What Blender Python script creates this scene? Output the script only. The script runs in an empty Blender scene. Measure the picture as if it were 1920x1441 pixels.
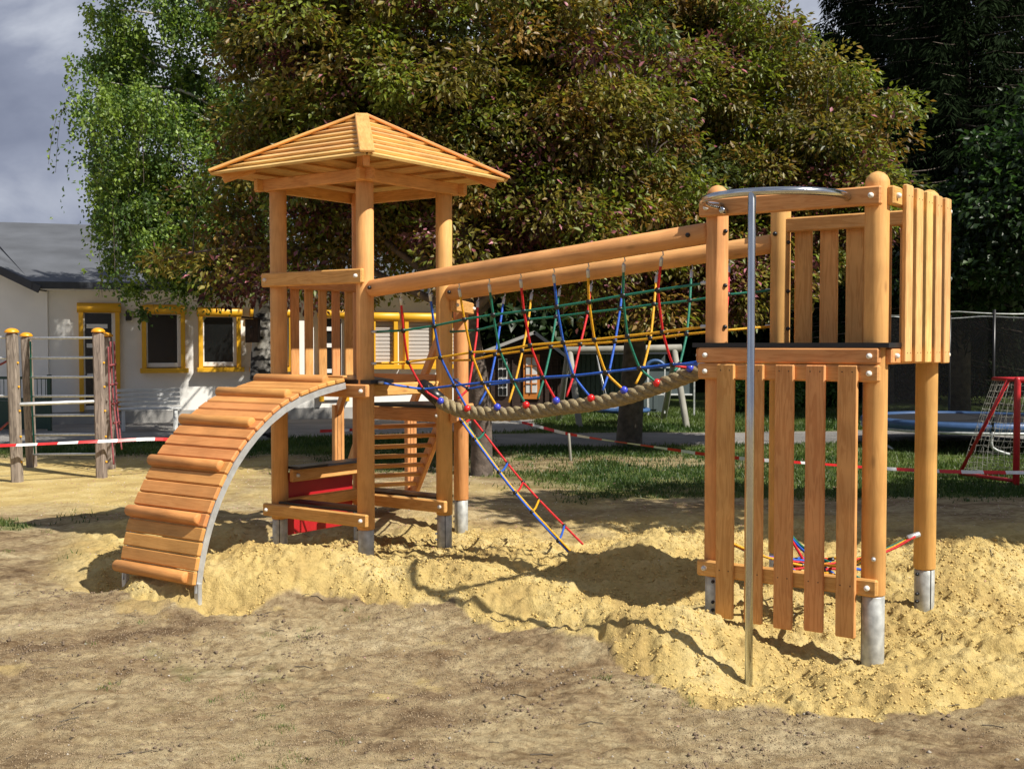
import bpy, math, random
import numpy as np
from mathutils import Vector, Matrix
R = math.radians
rng = np.random.default_rng(7)
random.seed(7)
sc = bpy.context.scene

# ------------------------------------------------------------------ camera, world, sun, exposure
CAMZ = 1.65; FPX = 2200.0; PITCH = math.atan(75.0/FPX)
cam = bpy.data.cameras.new('camera'); camo = bpy.data.objects.new('camera', cam)
sc.collection.objects.link(camo); sc.camera = camo
cam.sensor_width = 36; cam.lens = 36*FPX/1920; cam.clip_end = 900; cam.clip_start = .05
camo.location = (0, 0, CAMZ); camo.rotation_euler = (math.pi/2-PITCH, 0, 0)
SUN_AZ = R(125.5); SUN_EL = R(47)
w = bpy.data.worlds.new('World'); sc.world = w; w.use_nodes = True
nt = w.node_tree; nt.nodes.clear()
def N(t, ty, **k):
    n = t.nodes.new(ty)
    for a, b in k.items(): setattr(n, a, b)
    return n
sky = N(nt, 'ShaderNodeTexSky', sky_type='NISHITA', sun_disc=False, sun_elevation=SUN_EL, sun_rotation=SUN_AZ, dust_density=1.5)
tc = N(nt, 'ShaderNodeTexCoord'); mp = N(nt, 'ShaderNodeMapping'); mp.inputs['Scale'].default_value = (1, 1, 1.9)
mp.inputs['Location'].default_value = (.35, .2, .15)
nz = N(nt, 'ShaderNodeTexNoise'); nz.inputs['Scale'].default_value = 3.6; nz.inputs['Detail'].default_value = 7; nz.inputs['Roughness'].default_value = .52
nz.inputs['Distortion'].default_value = .35
cr = N(nt, 'ShaderNodeValToRGB'); e = cr.color_ramp.elements
e[0].position = .36; e[0].color = (1.15, 1.35, 2.0, 1); e[1].position = .68; e[1].color = (5.2, 5.5, 6.1, 1)
m_ = cr.color_ramp.elements.new(.52); m_.color = (2.2, 2.45, 3.2, 1)
nz2 = N(nt, 'ShaderNodeTexNoise'); nz2.inputs['Scale'].default_value = 1.6; nz2.inputs['Detail'].default_value = 4
cr2 = N(nt, 'ShaderNodeValToRGB'); cr2.color_ramp.elements[0].position = .30; cr2.color_ramp.elements[1].position = .42
mx = N(nt, 'ShaderNodeMixRGB'); bg = N(nt, 'ShaderNodeBackground'); bg.inputs['Strength'].default_value = .1
wo = N(nt, 'ShaderNodeOutputWorld'); L = nt.links.new
L(tc.outputs['Generated'], mp.inputs['Vector']); L(mp.outputs['Vector'], nz.inputs['Vector']); L(nz.outputs['Fac'], cr.inputs['Fac'])
L(mp.outputs['Vector'], nz2.inputs['Vector']); L(nz2.outputs['Fac'], cr2.inputs['Fac'])
L(cr2.outputs['Color'], mx.inputs['Fac']); L(sky.outputs['Color'], mx.inputs['Color1']); L(cr.outputs['Color'], mx.inputs['Color2'])
L(mx.outputs['Color'], bg.inputs['Color']); L(bg.outputs['Background'], wo.inputs['Surface'])
sl = bpy.data.lights.new('sun', 'SUN'); sl.energy = 5.0; sl.angle = R(.5); sl.color = (1, .94, .84)
so = bpy.data.objects.new('sun', sl); sc.collection.objects.link(so)
SD = Vector((math.sin(SUN_AZ)*math.cos(SUN_EL), math.cos(SUN_AZ)*math.cos(SUN_EL), math.sin(SUN_EL)))
so.location = SD*30; so.rotation_euler = SD.to_track_quat('Z', 'Y').to_euler()
sc.view_settings.view_transform = 'Standard'; sc.view_settings.look = 'None'
sc.view_settings.exposure = 0.42; sc.view_settings.gamma = 1; sc.view_settings.use_curve_mapping = False
sc.cycles.max_bounces = 6; sc.cycles.transparent_max_bounces = 8; sc.cycles.caustics_reflective = False; sc.cycles.caustics_refractive = False

# ------------------------------------------------------------------ measuring: a pixel of the photograph (1920 x 1441) into a point of the place
CP, SP = math.cos(PITCH), math.sin(PITCH)
def ray(px, py):
    cx = (px-960)/FPX; cy = (720.5-py)/FPX
    return Vector((cx, CP+cy*SP, -SP+cy*CP))
CAM = Vector((0, 0, CAMZ))
def at(px, py, Y):
    r = ray(px, py); return CAM + r*(Y/r.y)
def onv(px, py, P, d):       # on the vertical plane through P along horizontal direction d
    n = Vector((-d[1], d[0], 0)); r = ray(px, py)
    return CAM + r*(((P-CAM).dot(n))/r.dot(n))
def onz(px, py, z):
    r = ray(px, py); return CAM + r*((z-CAMZ)/r.z)

# ------------------------------------------------------------------ numpy noise
def vnoise(x, y, seed=0):
    xi = np.floor(x).astype(np.int64); yi = np.floor(y).astype(np.int64); fx = x-xi; fy = y-yi
    fx = fx*fx*fx*(fx*(fx*6-15)+10); fy = fy*fy*fy*(fy*(fy*6-15)+10)
    def h(a, b):
        n = (a*374761393 + b*668265263 + seed*1274126177) & 0xffffffff
        n = ((n ^ (n >> 13))*1274126177) & 0xffffffff
        return ((n ^ (n >> 16)) & 0xffff)/65535.0
    a = h(xi, yi); b = h(xi+1, yi); c = h(xi, yi+1); d = h(xi+1, yi+1)
    return (a*(1-fx)+b*fx)*(1-fy)+(c*(1-fx)+d*fx)*fy
def fbm(x, y, oct=4, seed=0, rough=.5):
    s = 0; a = 1; t = 0
    for o in range(oct):
        s = s+a*(vnoise(x*2**o+o*17.3, y*2**o-o*9.1, seed+o)-.5); t += a; a *= rough
    return s/t*2
def sstep(a, b, x): t = np.clip((x-a)/(b-a), 0, 1); return t*t*(3-2*t)

# ------------------------------------------------------------------ materials
def newmat(name):
    m = bpy.data.materials.new(name); m.use_nodes = True; t = m.node_tree; b = t.nodes['Principled BSDF']; return m, t, b
def simple(name, col, rough=.6, metal=0, var=.12, scale=8, bump=0., bscale=60):
    m, t, b = newmat(name); b.inputs['Roughness'].default_value = rough; b.inputs['Metallic'].default_value = metal
    c = N(t, 'ShaderNodeTexCoord'); n = N(t, 'ShaderNodeTexNoise'); n.inputs['Scale'].default_value = scale; n.inputs['Detail'].default_value = 5
    r = N(t, 'ShaderNodeValToRGB'); q = r.color_ramp.elements
    q[0].position = .3; q[1].position = .7
    q[0].color = tuple(max(0, x*(1-var)) for x in col)+(1,); q[1].color = tuple(min(1, x*(1+var)) for x in col)+(1,)
    t.links.new(c.outputs['Object'], n.inputs['Vector']); t.links.new(n.outputs['Fac'], r.inputs['Fac']); t.links.new(r.outputs['Color'], b.inputs['Base Color'])
    if bump:
        n2 = N(t, 'ShaderNodeTexNoise'); n2.inputs['Scale'].default_value = bscale; n2.inputs['Detail'].default_value = 4
        bp = N(t, 'ShaderNodeBump'); bp.inputs['Strength'].default_value = bump; bp.inputs['Distance'].default_value = .01
        t.links.new(c.outputs['Object'], n2.inputs['Vector']); t.links.new(n2.outputs['Fac'], bp.inputs['Height']); t.links.new(bp.outputs['Normal'], b.inputs['Normal'])
    return m
def wood(name, lo, hi, rough=.62, gs=1.0, tint=.5, knots=True, con=1.0):
    lo = tuple(h+(l_-h)*con for l_, h in zip(lo, hi))
    m, t, b = newmat(name); b.inputs['Roughness'].default_value = rough
    b.inputs['Specular IOR Level'].default_value = .3
    l = t.links.new
    c = N(t, 'ShaderNodeTexCoord'); oi = N(t, 'ShaderNodeObjectInfo')
    mu = N(t, 'ShaderNodeMath', operation='MULTIPLY'); mu.inputs[1].default_value = 37.0; l(oi.outputs['Random'], mu.inputs[0])
    ad = N(t, 'ShaderNodeVectorMath', operation='ADD'); l(c.outputs['Object'], ad.inputs[0]); l(mu.outputs[0], ad.inputs[1])
    mp = N(t, 'ShaderNodeMapping'); mp.inputs['Scale'].default_value = (1.1*gs, 13*gs, 13*gs); l(ad.outputs[0], mp.inputs['Vector'])
    n = N(t, 'ShaderNodeTexNoise'); n.inputs['Scale'].default_value = 2.2; n.inputs['Detail'].default_value = 3; n.inputs['Distortion'].default_value = 1.1; l(mp.outputs[0], n.inputs['Vector'])
    w_ = N(t, 'ShaderNodeMath', operation='MULTIPLY'); w_.inputs[1].default_value = 26; l(n.outputs['Fac'], w_.inputs[0])
    s_ = N(t, 'ShaderNodeMath', operation='SINE'); l(w_.outputs[0], s_.inputs[0])
    mr = N(t, 'ShaderNodeMapRange'); mr.inputs['From Min'].default_value = -1; l(s_.outputs[0], mr.inputs['Value'])
    r = N(t, 'ShaderNodeValToRGB'); q = r.color_ramp.elements; q[0].position = .0; q[1].position = .75; q[0].color = lo+(1,); q[1].color = hi+(1,)
    l(mr.outputs[0], r.inputs['Fac'])
    n3 = N(t, 'ShaderNodeTexNoise'); n3.inputs['Scale'].default_value = 3.5; n3.inputs['Detail'].default_value = 5; l(ad.outputs[0], n3.inputs['Vector'])
    hs = N(t, 'ShaderNodeHueSaturation'); l(r.outputs['Color'], hs.inputs['Color'])
    h1 = N(t, 'ShaderNodeMapRange'); h1.inputs['To Min'].default_value = .5-.018*tint; h1.inputs['To Max'].default_value = .5+.022*tint; l(oi.outputs['Random'], h1.inputs['Value']); l(h1.outputs[0], hs.inputs['Hue'])
    h2 = N(t, 'ShaderNodeMapRange'); h2.inputs['From Min'].default_value = .25; h2.inputs['From Max'].default_value = .75; h2.inputs['To Min'].default_value = .78; h2.inputs['To Max'].default_value = 1.18; l(n3.outputs['Fac'], h2.inputs['Value']); l(h2.outputs[0], hs.inputs['Value'])
    out = hs.outputs['Color']
    if knots:
        mk = N(t, 'ShaderNodeMapping'); mk.inputs['Scale'].default_value = (2.2, 7, 7); l(ad.outputs[0], mk.inputs['Vector'])
        v = N(t, 'ShaderNodeTexVoronoi'); v.inputs['Scale'].default_value = 1.0; l(mk.outputs[0], v.inputs['Vector'])
        kr = N(t, 'ShaderNodeValToRGB'); kk = kr.color_ramp.elements; kk[0].position = .03; kk[0].color = (1, 1, 1, 1); kk[1].position = .11; kk[1].color = (0, 0, 0, 1); l(v.outputs['Distance'], kr.inputs['Fac'])
        ml = N(t, 'ShaderNodeMath', operation='MULTIPLY'); ml.inputs[1].default_value = .55; l(kr.outputs['Color'], ml.inputs[0])
        mm = N(t, 'ShaderNodeMixRGB'); mm.inputs['Color2'].default_value = tuple(x*.38 for x in lo)+(1,); l(ml.outputs[0], mm.inputs['Fac']); l(out, mm.inputs['Color1']); out = mm.outputs['Color']
    l(out, b.inputs['Base Color'])
    bp = N(t, 'ShaderNodeBump'); bp.inputs['Strength'].default_value = .07; bp.inputs['Distance'].default_value = .004; l(mr.outputs[0], bp.inputs['Height']); l(bp.outputs['Normal'], b.inputs['Normal'])
    return m
M = {}
M['wood'] = wood('larch_wood', (.57, .25, .075), (.70, .355, .125), con=.75)
M['wood_post'] = wood('larch_post_wood', (.57, .265, .085), (.70, .365, .13), gs=.6, con=.45)
M['wood_ramp'] = wood('larch_ramp_wood', (.53, .225, .062), (.63, .295, .092), knots=False, con=.6)
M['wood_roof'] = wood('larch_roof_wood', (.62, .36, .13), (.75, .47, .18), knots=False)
M['wood_grey'] = wood('weathered_grey_wood', (.16, .13, .11), (.30, .25, .21), rough=.9)
M['wood_dark'] = wood('dark_stained_wood', (.025, .015, .012), (.05, .03, .022), rough=.8, knots=False)
M['deck'] = simple('black_coated_panel', (.010, .010, .013), .35, 0, .2)
M['red_panel'] = simple('red_coated_panel', (.42, .015, .02), .35, 0, .08)
M['steel'] = simple('galvanised_steel', (.56, .58, .59), .45, .55, .16, 14, .05, 40)
M['galv'] = simple('dull_galvanised_steel', (.47, .49, .48), .5, .25, .30, 18, .06, 60)
M['stainless'] = simple('polished_steel_tube', (.55, .57, .58), .18, 1, .06)
M['black'] = simple('black_plastic', (.012, .012, .014), .35)
M['bolt'] = simple('white_plastic_cap', (.75, .73, .68), .35, 0, .04)
M['r_red'] = simple('red_rope', (.60, .012, .018), .55, 0, .2, 90, .5, 160)
M['r_blue'] = simple('blue_rope', (.015, .10, .52), .55, 0, .2, 90, .5, 160)
M['r_yellow'] = simple('yellow_rope', (.74, .38, .01), .55, 0, .2, 90, .5, 160)
M['r_green'] = simple('green_rope', (.008, .17, .11), .55, 0, .2, 90, .5, 160)
M['r_old'] = simple('faded_red_rope', (.24, .055, .06), .8, 0, .3, 60)
M['bead_red'] = simple('red_plastic', (.62, .02, .02), .25)
M['bead_blue'] = simple('blue_plastic', (.05, .07, .55), .25)
M['hemp'] = simple('hemp_rope', (.33, .265, .145), .85, 0, .3, 55, .8, 240)
M['white_wall'] = simple('white_render', (.80, .79, .75), .9, 0, .06, 1.5, .2, 30)
M['plinth'] = simple('grey_plinth', (.36, .35, .33), .9, 0, .08, 2)
M['roof'] = simple('grey_bitumen_roof', (.085, .092, .105), .85, 0, .22, 1.2, .3, 12)
M['fascia'] = simple('dark_fascia', (.03, .035, .045), .6)
M['yellow'] = simple('yellow_paint', (.72, .38, .015), .45, 0, .07, 2)
M['glass'] = simple('dark_window_glass', (.006, .007, .007), .25, 0, .3, 2)
M['white'] = simple('white_paint', (.75, .75, .73), .5, 0, .04)
M['shutter'] = simple('grey_roller_shutter', (.50, .46, .42), .6, 0, .04)
M['orange_door'] = simple('orange_stained_wood', (.50, .16, .02), .6, 0, .15, 6)
M['dgreen'] = simple('dark_green_metal', (.01, .045, .03), .5)
M['red_paint'] = simple('red_paint', (.48, .02, .025), .4, 0, .12, 10)
M['net'] = simple('pale_net_cord', (.34, .34, .30), .8)
M['blue_pad'] = simple('blue_vinyl', (.05, .11, .25), .4)
M['black_mesh'] = simple('black_mesh_cloth', (.006, .006, .008), .8)
M['shed'] = simple('grey_green_shed', (.08, .105, .11), .7, 0, .15, 2)
M['timber_pale'] = simple('weathered_round_timber', (.29, .28, .24), .85, 0, .2, 4)
M['bench'] = simple('pale_bench_paint', (.60, .61, .60), .6)
M['cap'] = simple('orange_plastic_cap', (.75, .33, .01), .4)
M['bark'] = simple('cherry_bark', (.11, .085, .068), .95, 0, .45, 9, .9, 30)
M['bark_grey'] = simple('grey_brown_bark', (.10, .085, .065), .95, 0, .4, 9, .9, 30)
M['tape_red'] = simple('red_tape', (.62, .02, .02), .4); M['tape_white'] = simple('white_tape', (.78, .78, .76), .4)
M['stone'] = simple('stone', (.36, .32, .26), .95, 0, .3, 20, .6, 60)
# birch bark
m, t, b = newmat('birch_bark'); b.inputs['Roughness'].default_value = .85
c = N(t, 'ShaderNodeTexCoord'); mp2 = N(t, 'ShaderNodeMapping'); mp2.inputs['Scale'].default_value = (3, 3, 5.5); n_ = N(t, 'ShaderNodeTexNoise'); n_.inputs['Scale'].default_value = 1.6; n_.inputs['Detail'].default_value = 6
r_ = N(t, 'ShaderNodeValToRGB'); q = r_.color_ramp.elements; q[0].position = .44; q[0].color = (.02, .018, .016, 1); q[1].position = .52; q[1].color = (.42, .40, .36, 1)
t.links.new(c.outputs['Object'], mp2.inputs[0]); t.links.new(mp2.outputs[0], n_.inputs[0]); t.links.new(n_.outputs['Fac'], r_.inputs[0]); t.links.new(r_.outputs[0], b.inputs['Base Color']); M['birch'] = m
# leaves: colour per leaf, light passing through
def leafmat(name, trans=.35, rough=.45, gloss=.35):
    m, t, b = newmat(name); b.inputs['Roughness'].default_value = rough; b.inputs['Specular IOR Level'].default_value = gloss*1.4
    a = N(t, 'ShaderNodeAttribute', attribute_name='col'); tr = N(t, 'ShaderNodeBsdfTranslucent'); mx = N(t, 'ShaderNodeMixShader'); mx.inputs[0].default_value = trans
    o = t.nodes['Material Output']; l = t.links.new
    hs = N(t, 'ShaderNodeHueSaturation'); hs.inputs['Value'].default_value = 1.5; hs.inputs['Saturation'].default_value = 1.1
    l(a.outputs['Color'], b.inputs['Base Color']); l(a.outputs['Color'], hs.inputs['Color']); l(hs.outputs[0], tr.inputs['Color'])
    l(b.outputs[0], mx.inputs[1]); l(tr.outputs[0], mx.inputs[2]); l(mx.outputs[0], o.inputs['Surface']); return m
M['leaf'] = leafmat('leaf'); M['leaf_dark'] = leafmat('needle_foliage', .12, .9, .03); M['grass'] = leafmat('grass_blade', .3, .5, .3)
M['petal'] = leafmat('petal', .3, .6, .2)
# ground: sand / soil / grass / paving by painted weights of what the ground is made of
m, t, b = newmat('ground'); b.inputs['Roughness'].default_value = .95; b.inputs['Specular IOR Level'].default_value = .15; l = t.links.new
a = N(t, 'ShaderNodeAttribute', attribute_name='zone'); sx = N(t, 'ShaderNodeSeparateColor'); l(a.outputs['Color'], sx.inputs[0])
c = N(t, 'ShaderNodeTexCoord')
def nramp(scale, stops, detail=6, rough=.55, dist=0, stretch=None):
    n = N(t, 'ShaderNodeTexNoise'); n.inputs['Scale'].default_value = scale; n.inputs['Detail'].default_value = detail; n.inputs['Roughness'].default_value = rough; n.inputs['Distortion'].default_value = dist
    if stretch:
        mq = N(t, 'ShaderNodeMapping'); mq.inputs['Scale'].default_value = stretch; l(c.outputs['Object'], mq.inputs[0]); l(mq.outputs[0], n.inputs['Vector'])
    else: l(c.outputs['Object'], n.inputs['Vector'])
    r = N(t, 'ShaderNodeValToRGB'); el = r.color_ramp.elements
    while len(el) < len(stops): el.new(.5)
    for k, (p, cc) in enumerate(stops): el[k].position = p; el[k].color = cc+(1,) if len(cc) == 3 else cc
    l(n.outputs['Fac'], r.inputs[0]); return r.outputs[0], n.outputs['Fac']
def mix(f, a_, b_, mode='MIX'):
    x = N(t, 'ShaderNodeMixRGB', blend_type=mode)
    if isinstance(f, float): x.inputs[0].default_value = f
    else: l(f, x.inputs[0])
    l(a_, x.inputs[1]); l(b_, x.inputs[2]); return x.outputs[0]
sand1, _ = nramp(2.1, [(.33, (.48, .345, .135)), (.5, (.61, .46, .18)), (.66, (.70, .56, .26))])
sand2, sf = nramp(28, [(.35, (.72, .69, .62)), (.55, (1, 1, 1))], 5)
sand = mix(.55, sand1, sand2, 'MULTIPLY')
soil1, _ = nramp(.9, [(.34, (.17, .115, .066)), (.44, (.30, .22, .125)), (.54, (.44, .35, .20)), (.66, (.53, .44, .27))], 10, .70, .8, (1, 2.0, 1))
soil2, df = nramp(17, [(.35, (.55, .5, .46)), (.55, (1, 1, 1)), (.75, (1.12, 1.1, 1.05))], 6, .65)
soil = mix(.85, soil1, soil2, 'MULTIPLY')
soil3, _ = nramp(4.5, [(.38, (.70, .64, .58)), (.52, (1, 1, 1))], 7, .7, .8, (1, 1.8, 1)); soil = mix(.8, soil, soil3, 'MULTIPLY')
grs, _ = nramp(3.5, [(.3, (.045, .07, .018)), (.52, (.085, .125, .028)), (.7, (.16, .17, .06))], 7, .65)
pav, _ = nramp(1.2, [(.3, (.22, .21, .20)), (.7, (.33, .315, .29))], 6)
col = mix(sx.outputs[0], soil, sand); col = mix(sx.outputs[1], col, grs); col = mix(sx.outputs[2], col, pav)
l(col, b.inputs['Base Color'])
hb, hf = nramp(45, [(.3, (0, 0, 0)), (.7, (1, 1, 1))], 8, .7)
bp = N(t, 'ShaderNodeBump'); bp.inputs['Strength'].default_value = .9; bp.inputs['Distance'].default_value = .03; l(hf, bp.inputs['Height']); l(bp.outputs[0], b.inputs['Normal'])
M['ground'] = m
M['sandclod'] = simple('sand_clod', (.60, .44, .16), .95, 0, .2, 30, .5, 80)
M['soilfine'] = simple('fine_soil_crumb', (.30, .225, .135), .95, 0, .25, 30)
M['soilclod'] = simple('soil_clod', (.18, .13, .085), .95, 0, .3, 30, .6, 80)

# ------------------------------------------------------------------ objects
W = {}
def link(o, parent=None, mw=None):
    sc.collection.objects.link(o)
    mw = mw or Matrix.Identity(4)
    if parent is not None:
        o.parent = parent; o.matrix_basis = W[parent.name].inverted() @ mw
    else: o.matrix_basis = mw
    W[o.name] = mw.copy(); return o
def tag(o, label=None, cat=None, group=None, kind=None):
    if label: o['label'] = label
    if cat: o['category'] = cat
    if group: o['group'] = group
    if kind: o['kind'] = kind
    return o
def thing(name, label, cat, loc, group=None):
    o = bpy.data.objects.new(name, None); o.empty_display_size = .2
    return tag(link(o, None, Matrix.Translation(Vector(loc))), label, cat, group)
def part(name, parent, loc=None, label=None):
    o = bpy.data.objects.new(name, None); o.empty_display_size = .1
    return tag(link(o, parent, Matrix.Translation(Vector(loc)) if loc is not None else W[parent.name].copy()), label)
def mesh(name, V, F, mats, smooth=False, midx=None):
    me = bpy.data.meshes.new(name); me.from_pydata([tuple(v) for v in V], [], F)
    for m in (mats if isinstance(mats, (list, tuple)) else [mats]): me.materials.append(m)
    if smooth: me.polygons.foreach_set('use_smooth', [True]*len(me.polygons))
    if midx: me.polygons.foreach_set('material_index', midx)
    me.update(); return me
def obj(name, me, parent=None, mw=None, base=None):
    """me holds world coordinates: shift them to base so that the object stands where it is."""
    o = bpy.data.objects.new(name, me)
    if mw is None:
        if base is None:
            base = W[parent.name].translation if parent is not None else Vector((0, 0, 0))
        base = Vector(base); me.transform(Matrix.Translation(-base)); mw = Matrix.Translation(base)
    return link(o, parent, mw)
CH = {}
def chbox(L_, w_, h_, bv):          # chamfered box, X = length, 44 triangles
    key = (round(L_, 3), round(w_, 3), round(h_, 3), bv)
    if key in CH: return key
    V = []; idx = {}; F = []
    hx, hy, hz = L_/2, w_/2, h_/2
    for sx_ in (-1, 1):
        for sy in (-1, 1):
            for sz in (-1, 1):
                for ax in range(3):
                    p = [sx_*hx, sy*hy, sz*hz]; s = (sx_, sy, sz)
                    for k in range(3):
                        if k != ax: p[k] -= s[k]*bv
                    idx[(s, ax)] = len(V); V.append(p)
    def face(l_):
        a, b_, c_ = (Vector(V[l_[0]]), Vector(V[l_[1]]), Vector(V[l_[2]])); n = (b_-a).cross(c_-a); ctr = sum((Vector(V[i]) for i in l_), Vector())/len(l_)
        F.append(l_ if n.dot(ctr) > 0 else l_[::-1])
    for ax in range(3):
        o1, o2 = [k for k in range(3) if k != ax]
        for s0 in (-1, 1):
            q = []
            for (a_, b_) in ((-1, -1), (1, -1), (1, 1), (-1, 1)):
                s = [0, 0, 0]; s[ax] = s0; s[o1] = a_; s[o2] = b_; q.append(idx[(tuple(s), ax)])
            face(q)
        for a_ in (-1, 1):
            for b_ in (-1, 1):
                s = [0, 0, 0]; s[o1] = a_; s[o2] = b_
                s1 = list(s); s1[ax] = -1; s2 = list(s); s2[ax] = 1
                face([idx[(tuple(s1), o1)], idx[(tuple(s2), o1)], idx[(tuple(s2), o2)], idx[(tuple(s1), o2)]])
    for k0 in [(x, y, z) for x in (-1, 1) for y in (-1, 1) for z in (-1, 1)]:
        face([idx[(k0, 0)], idx[(k0, 1)], idx[(k0, 2)]])
    CH[key] = (V, F); return key
MC = {}
def frame(p0, p1, up=(0, 0, 1)):
    p0, p1 = Vector(p0), Vector(p1); x = (p1-p0).normalized(); up = Vector(up)
    y = up.cross(x)
    if y.length < 1e-4: y = Vector((0, 1, 0)).cross(x)
    y.normalize(); z = x.cross(y); m = Matrix((x, y, z)).transposed().to_4x4(); m.translation = (p0+p1)/2; return m
def bar(name, mat, parent, p0, p1, w_, h_, up=(0, 0, 1), bv=.006):
    """board or beam from p0 to p1; w_ across, h_ along up."""
    L_ = (Vector(p1)-Vector(p0)).length; bv = min(bv, w_*.3, h_*.3)
    k = chbox(L_, w_, h_, bv)
    if (k, mat) not in MC: MC[(k, mat)] = mesh(name, CH[k][0], CH[k][1], M[mat])
    return link(bpy.data.objects.new(name, MC[(k, mat)]), parent, frame(p0, p1, up))
def logmesh(L_, r, n=20, dome0=False, dome1=False, bv=.008, r1=None):
    r1 = r1 or r; prof = []
    prof += [(-L_/2-r*math.cos(a), r*math.sin(a)) for a in [R(8), R(30), R(55), R(75)]] if dome0 else [(-L_/2, 1e-5), (-L_/2, r-bv), (-L_/2+bv*.4, r-bv*.4)]
    prof += [(-L_/2+(0 if dome0 else bv), r), (L_/2-(0 if dome1 else bv), r1)]
    prof += [(L_/2+r1*math.cos(a), r1*math.sin(a)) for a in [R(75), R(55), R(30), R(8)]] if dome1 else [(L_/2-bv*.4, r1-bv*.4), (L_/2, r1-bv), (L_/2, 1e-5)]
    V = []; F = []
    for x, rr in prof:
        for k in range(n): a = 2*math.pi*k/n; V.append((x, rr*math.cos(a), rr*math.sin(a)))
    for i in range(len(prof)-1):
        for k in range(n):
            k2 = (k+1) % n; F.append((i*n+k, i*n+k2, (i+1)*n+k2, (i+1)*n+k))
    return V, [f[::-1] for f in F]
def log(name, mat, parent, p0, p1, r, n=20, d0=False, d1=False, bv=.008, r1=None):
    L_ = (Vector(p1)-Vector(p0)).length; key = ('log', round(L_, 3), r, n, d0, d1, mat, r1)
    if key not in MC:
        V, F = logmesh(L_, r, n, d0, d1, min(bv, r*.3), r1); MC[key] = mesh(name, V, F, M[mat], True)
        try: MC[key].set_sharp_from_angle(angle=R(50))
        except Exception: pass
    return link(bpy.data.objects.new(name, MC[key]), parent, frame(p0, p1))
def ball(name, mat, parent, p, r, sc_=(1, 1, 1)):
    key = ('ball', mat, r)
    if key not in MC:
        V = []; F = []; nu, nv = 10, 6
        for j in range(nv+1):
            for i in range(nu):
                th = math.pi*(j+.02)/(nv+.04); ph = 2*math.pi*i/nu; V.append((r*math.sin(th)*math.cos(ph), r*math.sin(th)*math.sin(ph), r*math.cos(th)))
        for j in range(nv):
            for i in range(nu): i2 = (i+1) % nu; F.append((j*nu+i, (j+1)*nu+i, (j+1)*nu+i2, j*nu+i2))
        MC[key] = mesh(name, V, F, M[mat], True)
    mw = Matrix.Translation(Vector(p)) @ Matrix.Diagonal((*sc_, 1))
    return link(bpy.data.objects.new(name, MC[key]), parent, mw)
def spline(P, n):
    P = [Vector(p) for p in P]
    if len(P) < 3: return P
    out = []
    for i in range(len(P)-1):
        a = P[max(i-1, 0)]; b_ = P[i]; c_ = P[i+1]; d = P[min(i+2, len(P)-1)]
        for k in range(n):
            u = k/n; out.append(.5*((2*b_)+(c_-a)*u+(2*a-5*b_+4*c_-d)*u*u+(3*b_-a-3*c_+d)*u**3))
    out.append(P[-1]); return out
def tubeVF(P, r, n=6, V=None, F=None):
    V = [] if V is None else V; F = [] if F is None else F; o = len(V)
    P = [Vector(p) for p in P]; prev = None
    for i, p in enumerate(P):
        tg = (P[min(i+1, len(P)-1)]-P[max(i-1, 0)]).normalized()
        if prev is None:
            prev = tg.orthogonal().normalized()
        else:
            prev = (prev-tg*prev.dot(tg)).normalized()
        bn = tg.cross(prev); rr = r[i] if isinstance(r, (list, tuple)) else r
        for k in range(n): a = 2*math.pi*k/n; V.append(p+(prev*math.cos(a)+bn*math.sin(a))*rr)
    for i in range(len(P)-1):
        for k in range(n): k2 = (k+1) % n; F.append((o+i*n+k, o+i*n+k2, o+(i+1)*n+k2, o+(i+1)*n+k))
    F.append(tuple(o+k for k in range(n))[::-1]); F.append(tuple(o+(len(P)-1)*n+k for k in range(n)))
    return V, F
def tube(name, mat, parent, P, r, n=6, base=None):
    V, F = tubeVF(P, r, n)
    b_ = base if base is not None else (sum((Vector(p) for p in P), Vector())/len(P) if parent is not None else None)
    return obj(name, mesh(name, V, F, M[mat], True), parent, base=b_)
def bolt(parent, p, n, mat='bolt', r=.017, nm='bolt_cap'):
    n = Vector(n).normalized(); p = Vector(p)
    return log(nm, mat, parent, p-n*.006, p+n*.008, r, 10, False, True)

# ------------------------------------------------------------------ ground
EDGE = [(0, 1120), (150, 1112), (200, 1125), (260, 1155), (430, 1172), (620, 1147), (700, 1160), (850, 1163), (900, 1192), (1080, 1205), (1170, 1245), (1290, 1292), (1420, 1302), (1550, 1332), (1760, 1328), (1850, 1300), (1960, 1290), (2300, 1290)]
EP = [onz(x, y, -.22) for x, y in EDGE]; ER = [p.x/p.y for p in EP]; EY = [p.y for p in EP]
MOUNDS = [  # x, y, radius x, radius y, height
    (-2.15, 8.35, .55, .45, .12), (-1.85, 8.62, .62, .34, .22), (-1.25, 8.40, .55, .36, .14), (-.60, 8.35, .5, .42, .11), (-.2, 8.25, .5, .45, .10), (.25, 8.0, .6, .5, .10),
    (1.12, 7.08, .36, .26, .17), (.75, 7.25, .5, .35, .11), (1.08, 9.25, .40, .35, .22), (.1, 9.3, .4, .3, .05), (-.3, 9.35, .5, .4, .06),
    (3.55, 8.75, .60, .6, .26), (3.15, 8.1, .5, .5, .14), (2.95, 9.4, .7, .5, .12), (2.55, 8.6, .6, .5, .10), (3.0, 7.05, .55, .5, .10), (2.2, 6.15, .8, .35, .05), (3.35, 6.5, .5, .5, .08), (-1.0, 11.9, .9, .6, .10), (1.0, 8.4, .6, .4, .10), (1.75, 9.0, .7, .5, .10), (-3.2, 11.2, .9, .6, .08)]
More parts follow.
